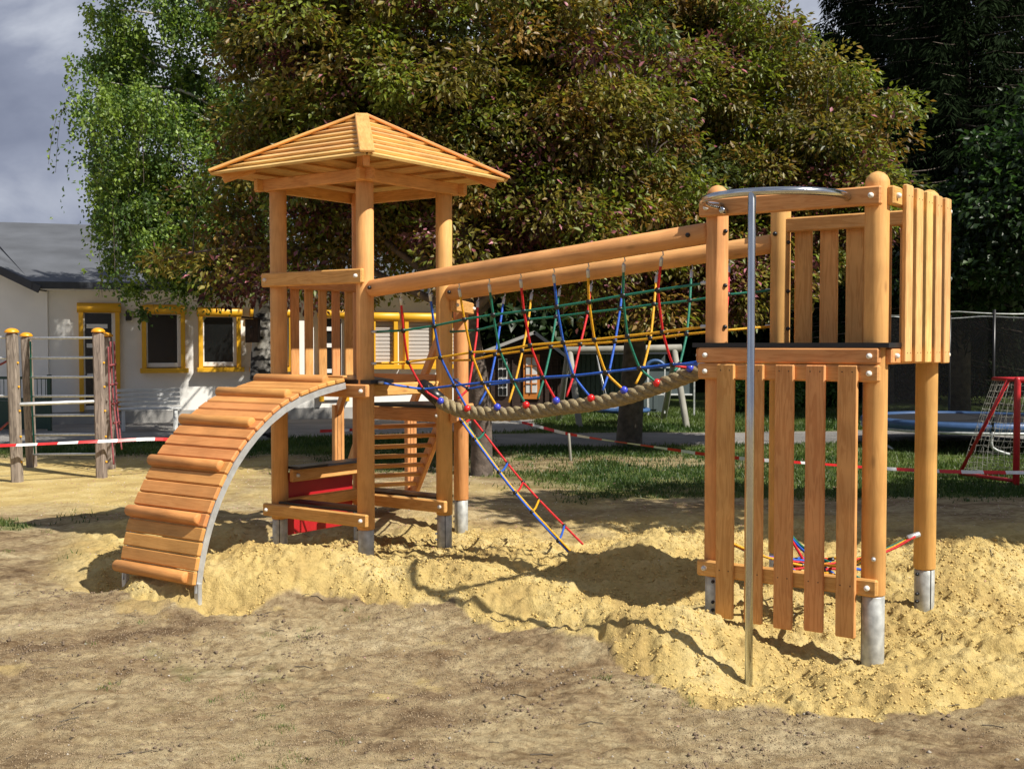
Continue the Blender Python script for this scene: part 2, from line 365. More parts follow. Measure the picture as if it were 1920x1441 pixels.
PITS = [(1.37, 6.55, .38, .25, .07), (.9, 8.35, .7, .35, .05), (-1.97, 7.98, .20, .16, .10), (-2.2, 8.45, .35, .2, .10), (-2.75, 8.75, .45, .30, .16), (-1.155, 9.2, .35, .25, .05), (1.75, 7.0, .55, .3, .05), (.35, 8.65, .45, .22, .06), (-2.3, 10.3, .7, .5, .05)]
def zones(X, Y):
    r = X/np.maximum(Y, .5); n = fbm(X*1.4, Y*1.4, 4, 11); n2 = fbm(X*.5, Y*.5, 3, 21); nf = fbm(X*6, Y*6, 3, 31)
    ey = np.interp(r, ER, EY)
    d = Y-ey+n*.10+nf*.10
    left = sstep(-.335, -.41, r+n*.015)                       # left of the ramp the ground is trodden soil
    sand = sstep(-.02, .04, d+.05*fbm(X*15, Y*15, 2, 37)+.05*fbm(X*5, Y*5, 2, 39))*sstep(12.3, 10.7, Y+n2*1.2+n*.8)
    sand = sand*(1-left*sstep(12.9, 12.2, Y+n2*.5))
    sand = np.maximum(sand, .92*sstep(-2.9, -3.8, X+n*.4)*sstep(12.0, 12.8, Y+n*.5)*sstep(18.3, 17.2, Y+n*.6))   # sand under the bars
    thin = .55*sstep(.25, .75, n*.5+.5+n2*.2)*sstep(11.3, 12.6, Y)*sstep(16.5, 14.0, Y)*sstep(4, 2, X)
    sand = np.maximum(sand, thin)
    patch = sstep(.42, .6, fbm(X*1.6+3, Y*2.2, 3, 77))*sstep(.2, -.1, d)*.5
    sand = np.maximum(sand, patch*sstep(4, 5, Y))
    g = sstep(12.9, 13.8, Y+n2*1.0+n*.7)*sstep(.6, 1.6, X+(Y-13)*.6+n)
    g = np.maximum(g, sstep(15.2, 16.2, Y+n*.8+n2)*sstep(-3.4, -2.2, X+n))
    g = np.maximum(g, sstep(17.6, 18.6, Y+n*.5))
    g = np.maximum(g, .75*sstep(.15, .5, n+.25*n2)*left*sstep(9.4, 10.2, Y)*sstep(12.9, 12.2, Y))
    bare = sstep(.1, .5, fbm(X*.8, Y*.8, 3, 57))*.55*sstep(20, 16, Y); g = g*(1-bare*sstep(2.2, 1.2, X))
    g = g*(1-.8*sstep(15.9, 16.5, Y+n*.5)*sstep(18.4, 17.8, Y+n*.5)*sstep(4.2, 3.2, X+n)*sstep(-.2, .2, n2+n+.15))
    g = np.maximum(g, .4*sstep(.45, .75, fbm(X*2.2, Y*2.2, 3, 91))*sstep(0, -.2, d))
    path = sstep(.5, .35, np.abs(Y-(20.4+.10*X+.3*n2))-.75)*sstep(-1.0, -.2, X)
    terr = sstep(20.6, 20.9, Y-.32*(X+4))*sstep(.8, .3, X)
    pave = np.maximum(path, terr)
    return sand, g*(1-pave)*(1-sand*.6), pave, d
def height(X, Y):
    X = np.asarray(X, float); Y = np.asarray(Y, float)
    sand, g, pave, d = zones(X, Y)
    z = -.29+.15*sstep(6.0, 8.6, Y)+.05*sstep(9, 13, Y)+.10*sstep(16, 22, Y)
    z = z+.05*sstep(0, .35, d)*sstep(11.5, 9.5, Y)*sand
    for mx_, my, rx, ry, h in MOUNDS: z = z+h*np.exp(-((X-mx_)/rx)**2-((Y-my)/ry)**2)*.95
    for mx_, my, rx, ry, h in PITS: z = z-h*np.exp(-(((X-mx_)/rx)**2+((Y-my)/ry)**2)**1.5)
    near = sstep(16, 10, Y)
    amp = near*(1-pave)
    f1 = fbm(X*2.3, Y*2.3, 3, 3); f2 = fbm(X*7, Y*7, 3, 5); f3 = fbm(X*15, Y*15, 2, 8); f4 = np.maximum(0, vnoise(X*26, Y*26, 9)-.45)*2; f5 = np.maximum(0, vnoise(X*41+3, Y*41, 19)-.5)*2; cl = sstep(-.25, .25, fbm(X*1.7, Y*1.7, 3, 71))
    ridged = 1-np.abs(fbm(X*3.6+5, Y*3.6, 3, 44))*2
    rid2 = 1-np.abs(fbm(X*9+2, Y*9, 2, 48))*2
    z = z+sand*amp*(-.022+.036*f1+.032*f2+.022*f3+.020*ridged+.015*rid2+(.35+.65*cl)*(.018*f4+.012*f5))+(1-sand)*amp*(.018*f1+.014*f2+.012*f3+.007*f4*(1-cl))
    return z
def axis(lo, hi, flo, fhi, fine, grow, mx_):
    a = list(np.arange(flo, fhi, fine)); s = fine; x = a[-1]
    while x < hi: s = min(s*grow, mx_); x += s; a.append(x)
    s = fine; x = a[0]; b_ = []
    while x > lo: s = min(s*grow, mx_); x -= s; b_.append(x)
    return np.array(b_[::-1]+a)
gx = axis(-300, 300, -3.3, 4.1, .0135, 1.045, 25); gy = axis(-60, 420, 5.2, 10.6, .0135, 1.026, 25)
GX, GY = np.meshgrid(gx, gy); nx, ny = len(gx), len(gy)
GZ = height(GX, GY); sand_, g_, p_, d_ = zones(GX, GY)
me = bpy.data.meshes.new('ground'); co = np.stack([GX, GY, GZ], -1).reshape(-1, 3)
ii = np.arange(ny*nx).reshape(ny, nx); q4 = np.stack([ii[:-1, :-1], ii[:-1, 1:], ii[1:, 1:], ii[1:, :-1]], -1).reshape(-1, 4)
def fastmesh(me, co, faces):
    k = faces.shape[1]
    me.vertices.add(len(co)); me.vertices.foreach_set('co', co.astype(np.float32).ravel())
    me.loops.add(faces.size); me.loops.foreach_set('vertex_index', faces.astype(np.int32).ravel())
    me.polygons.add(len(faces)); me.polygons.foreach_set('loop_start', np.arange(0, faces.size, k, dtype=np.int32))
    try: me.polygons.foreach_set('loop_total', np.full(len(faces), k, dtype=np.int32))
    except Exception: pass
fastmesh(me, co, q4); me.polygons.foreach_set('use_smooth', np.ones(len(q4), bool)); me.materials.append(M['ground'])
ca = me.color_attributes.new('zone', 'FLOAT_COLOR', 'POINT'); zc = np.stack([sand_, g_, p_, np.ones_like(sand_)], -1).reshape(-1, 4)
ca.data.foreach_set('color', zc.astype(np.float32).ravel()); me.update(); me.validate()
tag(link(bpy.data.objects.new('ground', me)), 'trodden brown soil with heaps of yellow sand, lawn behind', None, None, 'structure')
def gz(x, y): return float(height(np.array([x]), np.array([y]))[0])

# ------------------------------------------------------------------ clods, petals, blades: what nobody could count
def leaves(name, P, D, Nn, Ln, Wd, col, mat, parent=None, fold=.18, kind=None, base=None):
    n = len(P); D = D/np.linalg.norm(D, axis=1, keepdims=True); S = np.cross(D, Nn); S /= np.maximum(np.linalg.norm(S, axis=1, keepdims=True), 1e-6); Nn = np.cross(S, D)
    Ln = np.broadcast_to(np.asarray(Ln, float), (n,))[:, None]; Wd = np.broadcast_to(np.asarray(Wd, float), (n,))[:, None]
    v0 = P; v1 = P+D*Ln*.45+S*Wd*.5+Nn*Wd*fold; v2 = P+D*Ln-Nn*Ln*.12; v3 = P+D*Ln*.45-S*Wd*.5+Nn*Wd*fold
    base = np.array(base if base is not None else (0, 0, 0), float)
    co = np.stack([v0, v1, v2, v3], 1).reshape(-1, 3)-base
    i = np.arange(n)*4; f = np.stack([np.stack([i, i+3, i+2], 1), np.stack([i, i+2, i+1], 1)], 1).reshape(-1, 3)
    me = bpy.data.meshes.new(name); fastmesh(me, co, f); me.materials.append(M[mat])
    ca = me.color_attributes.new('col', 'FLOAT_COLOR', 'POINT'); c4 = np.concatenate([col, np.ones((n, 1))], 1); ca.data.foreach_set('color', np.repeat(c4, 4, 0).astype(np.float32).ravel())
    me.update()
    o = link(bpy.data.objects.new(name, me), parent, Matrix.Translation(Vector(base))); return tag(o, kind=kind)
def rnd(n, a=0, b=1): return rng.uniform(a, b, n)
def clods(name, n, region, test, size, mat, label):
    X = rnd(n*4, region[0], region[1]); Y = rnd(n*4, region[2], region[3]); k = test(X, Y); X, Y = X[k][:n], Y[k][:n]; Z = height(X, Y)
    s = size[0]+(size[1]-size[0])*rnd(len(X))**3
    base = np.array([(1, 0, 0), (-1, 0, 0), (0, 1, 0), (0, -1, 0), (0, 0, 1), (0, 0, -1)], float); f8 = np.array([(0, 2, 4), (2, 1, 4), (1, 3, 4), (3, 0, 4), (2, 0, 5), (1, 2, 5), (3, 1, 5), (0, 3, 5)])
    a = rnd(len(X), 0, 6.28); j = rng.uniform(.55, 1.25, (len(X), 6, 1)); v = base[None]*j*s[:, None, None]; v[:, :, 2] *= .7
    ca_, sa = np.cos(a)[:, None], np.sin(a)[:, None]; x = v[:, :, 0]*ca_-v[:, :, 1]*sa; y = v[:, :, 0]*sa+v[:, :, 1]*ca_+v[:, :, 2]*.3
    co = np.stack([x+X[:, None], y+Y[:, None], v[:, :, 2]+Z[:, None]+s[:, None]*.25], -1).reshape(-1, 3)
    f = (f8[None]+(np.arange(len(X))*6)[:, None, None]).reshape(-1, 3)
    me = bpy.data.meshes.new(name); fastmesh(me, co, f); me.materials.append(M[mat]); me.polygons.foreach_set('use_smooth', np.ones(len(f), bool)); me.update()
    tag(link(bpy.data.objects.new(name, me)), label, None, None, 'stuff')
nzm = lambda X, Y: fbm(X*2.2, Y*2.2, 3, 63)
clods('sand_clods', 52000, (-3.4, 4.3, 5.6, 11.5), lambda X, Y: (zones(X, Y)[0] > .8) & (nzm(X, Y)+.35*rnd(len(X)) > -.05), (.002, .0145), 'sandclod', 'small clods of damp yellow sand on the heaps')
clods('soil_clods', 5200, (-3.6, 4.0, 4.9, 9.5), lambda X, Y: (zones(X, Y)[0] < .3) & (nzm(X*1.3+9, Y*1.3) > .12), (.002, .017), 'soilclod', 'dark crumbs of soil on the trodden ground')
clods('pebbles', 420, (-3.8, 3.8, 4.9, 11), lambda X, Y: (zones(X, Y)[0] < .5), (.004, .013), 'stone', 'small pale stones in the trodden soil')
clods('fine_crumbs', 60000, (-3.4, 3.4, 4.95, 8.3), lambda X, Y: (zones(X, Y)[0] < .3) & (nzm(X*.8, Y*.8) > -.1), (.0015, .007), 'soilfine', 'fine pale crumbs of soil on the trodden ground')
V_t = []
def tuft(n_t, region, cond, name, label, hgt):
    X0 = rnd(n_t, region[0], region[1]); Y0 = rnd(n_t, region[2], region[3]); k = cond(X0, Y0); X0, Y0 = X0[k], Y0[k]
    nb_ = 26; X = np.repeat(X0, nb_)+rng.normal(size=len(X0)*nb_)*.028; Y = np.repeat(Y0, nb_)+rng.normal(size=len(X0)*nb_)*.028; Zz = height(X, Y); n = len(X); h = rnd(n, .4, 1.2)*hgt
    a = rnd(n, 0, 6.28); P0 = np.stack([X, Y, Zz-.003], 1); wv = .0026*np.stack([np.cos(a), np.sin(a), np.zeros(n)], 1); tp = P0+np.stack([rnd(n, -.7, .7)*h, rnd(n, -.7, .7)*h, h], 1)
    co = np.stack([P0-wv, P0+wv, tp], 1).reshape(-1, 3); f = np.arange(n*3).reshape(-1, 3); me = bpy.data.meshes.new(name); fastmesh(me, co, f); me.materials.append(M['grass'])
    ca = me.color_attributes.new('col', 'FLOAT_COLOR', 'POINT'); gc = np.array([[.10, .16, .03]])*rnd(n, .6, 1.4)[:, None]; ca.data.foreach_set('color', np.repeat(np.concatenate([gc, np.ones((n, 1))], 1), 3, 0).astype(np.float32).ravel()); me.update()
    tag(link(bpy.data.objects.new(name, me)), label, None, None, 'stuff')
tuft(330, (-5, 3, 5.0, 11.5), lambda X, Y: (zones(X, Y)[0] < .2) & (fbm(X*1.6, Y*1.6, 3, 91) > .12), 'grass_tufts', 'sparse small grass tufts on the trodden soil', .026)
VV, FF = [], []
for k in range(170):
    x, y = random.uniform(-3.5, 3.5), random.uniform(5.1, 11.5); a = random.uniform(0, 6.28); L_ = random.uniform(.03, .13); pts_ = [Vector((x+math.cos(a)*L_*q, y+math.sin(a)*L_*q+.012*math.sin(q*4+a), 0)) for q in (0, .5, 1)]
    for p in pts_: p.z = float(height(np.array([p.x]), np.array([p.y]))[0])+.005
    tubeVF(pts_, random.uniform(.0012, .003), 4, VV, FF)
tag(obj('fallen_twigs', mesh('fallen_twigs', VV, FF, M['bark_grey'])), 'thin fallen twigs lying on soil and sand', None, None, 'stuff')
# fallen petals
n = 9500; X = rnd(n, -6, 8); Y = rnd(n, 5, 19)
keep = ((Y > 11) & (rnd(n) < .9)) | (rnd(n) < .09); X, Y = X[keep], Y[keep]; n = len(X); Z = height(X, Y)+.006
pc = np.where(rnd(n)[:, None] < .6, np.array([[.62, .34, .36]]), np.array([[.72, .66, .60]]))*rnd(n, .7, 1.1)[:, None]
an = rnd(n, 0, 6.28); leaves('petals', np.stack([X, Y, Z], 1), np.stack([np.cos(an), np.sin(an), rnd(n, -.2, .3)], 1), np.stack([rnd(n, -.4, .4), rnd(n, -.4, .4), np.ones(n)], 1), rnd(n, .008, .018)+.0010*(Y-5), rnd(n, .006, .012)+.0006*(Y-5), pc, 'petal')
tag(bpy.data.objects['petals'], 'fallen pink and white petals scattered over soil and lawn', None, None, 'stuff')
# grass
n = 420000; Y = 8.5+rnd(n)**1.25*21; X = rnd(n, -.50, .50)*Y*1.05
gw = zones(X, Y)[1]; keep = rnd(n) < gw*.95*(.35+.65*sstep(-.25, .2, fbm(X*2, Y*2, 3, 15))); X, Y = X[keep], Y[keep]; n = len(X)
Z = height(X, Y); hh = (.022+.0022*Y)*rnd(n, .5, 1.3); aa = rnd(n, 0, 6.28)
P0 = np.stack([X, Y, Z-.004], 1); wv = (.0022+.00042*Y)[:, None]*np.stack([np.cos(aa), np.sin(aa), np.zeros(n)], 1)
tipp = P0+np.stack([rnd(n, -.6, .6)*hh, rnd(n, -.6, .6)*hh, hh], 1)
co = np.stack([P0-wv, P0+wv, tipp], 1).reshape(-1, 3); f = np.arange(n*3).reshape(-1, 3)
me = bpy.data.meshes.new('grass'); fastmesh(me, co, f); me.materials.append(M['grass']); ca = me.color_attributes.new('col', 'FLOAT_COLOR', 'POINT')
tn = sstep(-.3, .4, fbm(X*.7, Y*.7, 3, 19))[:, None]; gc = (np.array([[.040, .080, .015]])*(1-tn)+np.array([[.095, .135, .03]])*tn)*rnd(n, .7, 1.35)[:, None]
ca.data.foreach_set('color', np.repeat(np.concatenate([gc, np.ones((n, 1))], 1), 3, 0).astype(np.float32).ravel()); me.update()
tag(link(bpy.data.objects.new('grass', me)), 'short patchy grass growing behind the sand', None, None, 'stuff')

# ================================================================== THE CLIMBING FRAME
u = Vector((-.81, .587, 0)).normalized(); v = Vector((-u.y*-1, 0, 0)); v = Vector((.587, .81, 0)).normalized()
B = Vector((-1.155, 9.24, 0)); A = B+u*.98; C = B+v*.98; K = A+v*.98
D = (K+C)/2+v*.98*.866
E = Vector((1.300, 7.46, 0)); F_ = E-u*1.02; G = F_+v*1.0; H = E+v*1.0
frame_t = thing('play_structure', 'new larch climbing frame with roofed tower, curved ramp, rope net bridge and slatted tower', 'climbing frame', ((A+F_)/2).to_tuple()[:2]+(0,))
Z = Vector((0, 0, 1))
PR = .07
def socket(parent, P, zt, face, r=.064):
    zb = gz(P.x, P.y)-.12
    log('post_shoe', 'galv', parent, P+Z*zb, P+Z*zt, r, 20)
    f = Vector(face).normalized(); s = f.cross(Z)
    bar('shoe_slit', 'black', parent, P+f*r*.96+Z*zb, P+f*r*.96+Z*zt, .006, .010, up=f, bv=.001)
    for k, h in enumerate((-.03, -.16, -.21)):
        n_ = (f*.2+s*.98).normalized(); bolt(parent, P+n_*(r+.002)+Z*(zt+h), n_, 'black' if f.x > .3 else 'steel', .011, 'shoe_bolt')
def post(parent, P, z0, z1, dome=False):
    return log('post', 'wood_post', parent, P+Z*z0, P+Z*(z1-(PR if dome else 0)), PR, 24, False, dome)

# ---- roofed tower
tw = part('roofed_tower', frame_t, B, 'roofed larch tower standing on four round posts')
WB = .19
for P in (A, B, C, K): post(tw, P, WB, 3.0)
socket(tw, A, WB+.0, (.1, -1, 0)); socket(tw, B, WB, (-1, .2, 0)); socket(tw, C, WB, (.15, -1, 0)); socket(tw, K, WB, (.9, -.4, 0))
def rail(parent, P, Q, out, z0, z1, e0=.10, e1=.10, th=.045, off=None, bolts=True, nm='rail', mat='wood', inside=False, bside=1):
    d = (Q-P).normalized(); o = Vector(out).normalized(); off = off if off is not None else PR+th/2-.008
    zc = (z0+z1)/2
    r = bar(nm, mat, parent, P-d*e0+o*off+Z*zc, Q+d*e1+o*off+Z*zc, th, z1-z0, bv=.010)
    if bolts:
        for X_ in (P-d*(e0-.055), Q+d*(e1-.055)): bolt(parent, X_+o*(off+th/2)*bside+Z*zc, o*bside)
    return r
# platform: deck, its beams, upper rails
V_ = [A-v*.06+u*.05, B-v*.07-u*.12, B-u*.10+v*.22, K+v*.03-u*.03, K+v*.05+u*.05]
def slab(name, mat, parent, poly, z0, z1):
    n = len(poly); VV = [Vector((p.x, p.y, z0)) for p in poly]+[Vector((p.x, p.y, z1)) for p in poly]
    FF = [tuple(range(n))[::-1], tuple(range(n, 2*n))]+[(i, (i+1) % n, n+(i+1) % n, n+i) for i in range(n)]
    me = mesh(name, VV, FF, M[mat]); 
    o = obj(name, me, parent, base=sum(poly, Vector())/n+Z*z0); return o
slab('deck', 'deck', tw, V_, 1.342, 1.372)
rail(tw, A, B, -v, 1.235, 1.338, .10, .11)
rail(tw, B, C, -u, 1.235, 1.338, .02, .0, bolts=False, off=-.02)
rail(tw, A, K, u, 1.235, 1.338, .10, .10)
rail(tw, K, C, -v, 1.255, 1.392, -.07, -.07, bolts=False, off=0)
# dark hand-hold plate in the step board
hp = onv(800, 720, (K+C)/2-v*.03, -u); bar('hand_hold', 'deck', tw, hp+u*.13, hp-u*.13, .02, .06, bv=.012)
bar('floor_board', 'wood', tw, A-v*.10+Z*1.395-u*.32, B-v*.10+Z*1.395+u*.12, .05, .022)
rail(tw, A, B, -v, 2.125, 2.24, .10, .06)
rail(tw, A, K, -u, 2.115, 2.215, -.05, -.05, bolts=False, off=.05)
for k in range(5):
    q = A+(K-A)*((k+1.02)/6.0)-u*.015
    bar('baluster', 'wood', tw, q+Z*1.372, q+Z*2.20, .095, .022, up=-u)
# play counter and seats below
def seat(z, P, Q, out, e0, e1):
    rail(tw, P, Q, out, z-.115, z-.012, e0, e1)
    o = Vector(out).normalized(); d = (Q-P).normalized()
    slab('bench_board', 'deck', tw, [P+d*.03+o*.055, Q-d*.03+o*.055, Q-d*.03-o*.16, P+d*.03-o*.16][::(-1 if d.cross(o).z > 0 else 1)], z-.010, z+.008)
seat(.335, A, B, -v, .10, .10); seat(.335, K, C, v*-1, .02, .09)
slab('counter_board', 'deck', tw, [A+v*.04-u*.02, A+v*.04-u*.19, K-v*.04-u*.19, K-v*.04-u*.02], .610, .630)
rail(tw, A, K, -u, .50, .608, -.03, -.02, off=.10)
rail(tw, A, K, -u, .26, .36, .02, -.02, off=.045, bolts=False)
bar('panel', 'red_panel', tw, A+v*.09+Z*.30+u*.01, K-v*.10+Z*.30+u*.01, .018, .53)
# roof
rf = part('roof', frame_t, (A+C)/2+Z*3, 'pyramid roof of lapped pale boards with wide hip caps')
Cn = (A+C)/2; zE = 3.035; zA = 3.555; hs_ = 1.745/2
cor = {'A': Cn+u*hs_-v*hs_, 'B': Cn-u*hs_-v*hs_, 'C': Cn-u*hs_+v*hs_, 'K': Cn+u*hs_+v*hs_}
apex = Cn+Z*zA; order = ['A', 'B', 'C', 'K']; NB = 9
for k in range(4):
    c0 = cor[order[k]]+Z*zE; c1 = cor[order[(k+1) % 4]]+Z*zE; nrm = (c1-c0).cross(apex-c0).normalized()
    if nrm.z < 0: nrm = -nrm
    for j in range(NB):
        f0 = j/NB; f1 = min((j+1.12)/NB, .985); a0 = c0.lerp(apex, f0); a1 = c1.lerp(apex, f0); b1 = c1.lerp(apex, f1); b0 = c0.lerp(apex, f1)
        lo_ = nrm*.030; hi_ = nrm*.004; th = nrm*.020
        dn = (a0+a1)/2-(b0+b1)/2; dn = dn.normalized()*(.012*((j*7) % 3-1)*.25)
        VV = [a0+lo_+dn, a1+lo_+dn, b1+hi_, b0+hi_]; VV += [p-th for p in VV]
        FF = [(0, 1, 2, 3), (4, 7, 6, 5), (0, 4, 5, 1), (1, 5, 6, 2), (2, 6, 7, 3), (3, 7, 4, 0)]
        ctr = sum(VV, Vector())/8; x_ = (c1-c0).normalized(); y_ = nrm.cross(x_); mw = Matrix((x_, y_, nrm)).transposed().to_4x4(); mw.translation = ctr; inv = mw.inverted()
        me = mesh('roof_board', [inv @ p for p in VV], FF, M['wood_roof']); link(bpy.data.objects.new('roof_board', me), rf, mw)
for kk in order:
    c0 = cor[kk]+Z*zE; d = (c0-apex).normalized()
    bar('hip_cap', 'wood', rf, apex+Z*.030+d*.03, c0+d*.02+Z*.045, .115, .026, bv=.007)
    bar('hip_rafter', 'wood', rf, apex-Z*.09+d*.1, c0-Z*.055-d*.10, .05, .085)
hsz = .07
for P, Q, o in ((A, B, -v), (B, C, -u), (K, C, v), (A, K, u)):
    d = (Q-P).normalized(); q = PR+.015
    bar('eaves_beam', 'wood', rf, P-d*.17+o*q+Z*2.965, Q+d*.17+o*q+Z*2.965, .045, .095)
    # rafters from the beam up to the hip centre

# ---- lower triangular platform, stair and rope ladder behind the roofed tower
lp = part('low_platform', frame_t, D, 'low triangular landing behind the roofed tower')
post(lp, D, WB, 2.04, True); socket(lp, D, WB, (-.7, -1, 0))
cn3 = (K+C+D)/3
slab('deck', 'deck', lp, [K+(K-cn3)*.06, C+(C-cn3)*.06, D+(D-cn3)*.06], 1.10, 1.125)
rail(lp, K, C, -v, .985, 1.095, .0, .02, bolts=True, off=.03)
cd = (D-C).normalized(); cdo = Vector((cd.y, -cd.x, 0)); kd = (D-K).normalized(); kdo = Vector((-kd.y, kd.x, 0))
rail(lp, C, D, cdo, .985, 1.095, .09, .10); rail(lp, K, D, kdo, .985, 1.095, -.02, .08)
rail(lp, C, D, cdo, 1.93, 2.04, .06, .12)
st = part('stair', frame_t, (K+D)/2+kdo*.6, 'steep slatted stair with handrails behind the roofed tower')
topL = K+kd*.10+kdo*.06; topR = D-kd*.12+kdo*.06
ST_L = 1.02
for P in (topL, topR):
    bt = P+kdo*ST_L; bar('stringer', 'wood', st, P+Z*1.06, bt+Z*.08, .045, .14)
    nw = bt+kdo*.02
    bar('newel', 'wood', st, nw+Z*.12, nw+Z*1.05, .10, .10, up=kdo); bar('newel_shoe', 'galv', st, nw+Z*(gz(nw.x, nw.y)-.1), nw+Z*.14, .085, .085, up=kdo)
    for s in (-.018, .018): bar('groove', 'wood_dark', st, nw-kdo*.05+kd*s+Z*.13, nw-kdo*.05+kd*s+Z*1.0, .004, .004, up=kdo, bv=.001)
    bar('handrail', 'wood', st, P+Z*1.92-kdo*.04, nw+Z*.98, .045, .10)
for k in range(9):
    f = (k+.7)/9.4; a_ = topL+kdo*(ST_L*f)+Z*(1.06-.98*f); b_ = topR+kdo*(ST_L*f)+Z*(1.06-.98*f)
    bar('tread', 'wood', st, a_+kd*.02, b_-kd*.02, .10, .035)
rl = part('rope_ladder', frame_t, C.lerp(D, .5)+Z*1, 'sloping rope ladder of four colours from the low landing to the sand')
tops = [(C.lerp(D, .16)), (C.lerp(D, .24)), (C.lerp(D, .30)), (C.lerp(D, .80))]
bt_blue = onv(1083, 1052, Vector((.50, 9.3, 0)), v); bt_red = onv(1093, 1020, Vector((.60, 9.95, 0)), v)
bts = [bt_blue, bt_blue+Vector((-.05, .04, .07)), bt_blue+Vector((-.08, .10, .09)), bt_red]
cols = ['r_blue', 'r_yellow', 'r_green', 'r_red']; rails_ = []
for tp, bt, c_ in zip(tops, bts, cols):
    tp = tp+cdo*.09+Z*1.03; md = tp.lerp(bt, .5)-Z*.06; P = spline([tp, md, bt], 8); rails_.append(P); tube('rope', c_, rl, P, .0095, 6)
for k, c_ in enumerate(['r_red', 'r_green', 'r_blue', 'r_red', 'r_yellow', 'r_blue']):
    f = .10+.145*k; i = int(f*16); a_ = rails_[0][i]; b_ = rails_[3][i]
    tube('rung', c_, rl, spline([a_, (a_+b_)/2-Z*.02, b_], 4), .0095, 6)
    for q in (a_, b_, rails_[2][i]): ball('clamp', 'black', rl, q, .019)

# ---- curved ramp
rp = part('curved_ramp', frame_t, B+u*.5-v*1.2, 'quarter-arch climbing ramp of orange planks with half-round foot battens')
pts = [(646.6, 717), (592, 724), (555, 743), (528.6, 760), (502, 784), (480, 805), (453.6, 838.6), (435, 868.6), (420, 898.6), (405, 932), (392, 970), (382, 1000), (375, 1037), (371, 1063.5), (367.5, 1088), (365.5, 1112)]
S0, S1 = .09, .90
base0 = B+u*S0; crv = []
for px, py in pts:
    p = onv(px, py, base0, v); crv.append(((base0-p).dot(v), p.z))
crv = np.array(crv); crv[:, 0] = np.maximum(crv[:, 0], .06)
for _ in range(3): crv[1:-1] = (crv[:-2]+2*crv[1:-1]+crv[2:])/4
seg = np.hypot(*np.diff(crv, axis=0).T); cum = np.r_[0, np.cumsum(seg)]; TOT = cum[-1]-.05
def cp(s): return float(np.interp(s, cum, crv[:, 0])), float(np.interp(s, cum, crv[:, 1]))
NP = 22; pw = TOT/NP
def wp(t_, z_, s_): return B+u*s_-v*t_+Z*z_
for k in range(NP):
    s = TOT-(k+.5)*pw; (t0, z0), (t1, z1) = cp(s+pw/2), cp(s-pw/2)
    dr = Vector((t1-t0, z1-z0)).normalized(); nout = Vector((-dr.y, dr.x))
    if nout.x < 0 and nout.y < 0: nout = -nout
    if nout.y < -.01: nout = -nout
    tm, zm = (t0+t1)/2, (z0+z1)/2; th = .034
    nw_ = (-v*nout.x+Z*nout.y).normalized(); c0 = wp(tm, zm, S0-.012)+nw_*(th/2+.004); c1 = wp(tm, zm, S1+.012)+nw_*(th/2+.004)
    jj = .006*math.sin(k*5.1)
    bar('plank', 'wood_ramp', rp, c0+u*jj, c1+u*jj, pw-.005, th, up=nw_, bv=.008)
    if k % 4 == 0:
        a_ = wp(tm, zm, S0+.05)+nw_*(th+.010); b_ = wp(tm, zm, S1+.035)+nw_*(th+.010)
        log('batten', 'wood_ramp', rp, a_, b_, .042, 18, bv=.012)
for s_ in (S0, S1):
    n_ = 40; VV = []; FF = []
    for i in range(n_+1):
        ss = i/n_*(cum[-1]); t0, z0 = cp(ss); t1, z1 = cp(min(ss+.02, cum[-1])); tb, zb2 = cp(max(ss-.02, 0)); dr = Vector((t1-tb, z1-zb2)).normalized(); no = Vector((-dr.y, dr.x)); 
        if no.y < -.01 or no.x < -.2: no = -no
        for a_, b_ in ((0, -.006), (0, .006), (-.048, .006), (-.048, -.006)): VV.append(wp(t0+no.x*a_, z0+no.y*a_, s_+b_))
    for i in range(n_):
        for k in range(4): k2 = (k+1) % 4; FF.append((i*4+k, i*4+k2, (i+1)*4+k2, (i+1)*4+k))
    FF += [(0, 1, 2, 3), (n_*4+3, n_*4+2, n_*4+1, n_*4)]
    obj('side_strip', mesh('side_strip', VV, FF, M['steel'], False), rp, base=B+u*s_)
    t0, z0 = cp(cum[-1]-.05); lg = wp(t0-.02, 0, s_)
    bar('leg', 'steel', rp, lg+Z*(z0+.02), lg+Z*(min(gz(lg.x, lg.y), -.11)-.15), .05, .035, up=v)

# ---- slatted tower
s2 = part('slatted_tower', frame_t, F_, 'slatted larch tower on four domed posts')
for P in (E, F_, G): post(s2, P, .178, 2.655, True)
post(s2, H, .178, 2.655, True)
socket(s2, E, .178, (.9, -.6, 0)); socket(s2, F_, .178, (-1, .1, 0), .066); socket(s2, G, .178, (.35, -1, 0)); socket(s2, H, .178, (1, -.1, 0))
slab('deck', 'deck', s2, [E+u*.12-v*.10, F_-u*.11-v*.10, G-u*.11+v*.10, H+u*.12+v*.10], 1.632, 1.660)
# front EF: three rails low, five long planks, head rail
rail(s2, E, F_, -v, 1.535, 1.630, .08, .055); rail(s2, E, F_, -v, 1.432, 1.531, .08, .055)
rail(s2, E, F_, -v, .185, .285, .08, .055); rail(s2, E, F_, -v, 2.45, 2.56, .08, .055)
off = PR+.045-.008+.015
for k, pxx in enumerate((1360, 1414, 1470, 1528, 1588)):
    q = onv(pxx, 900, E-v*off, -u); q.z = 0
    zt = 1.528; zb = -.06-.006*(k % 3)
    bar('plank', 'wood', s2, q+Z*zb, q+Z*zt, .118, .028, up=-v)
    for (a_, z_) in ((-.03, 1.49), (.03, 1.49), (-.03, .24), (.03, .24)):
        log('screw', 'black', s2, q-v*.0145+u*a_+Z*z_, q-v*.0155+u*a_+Z*z_, .004, 6)
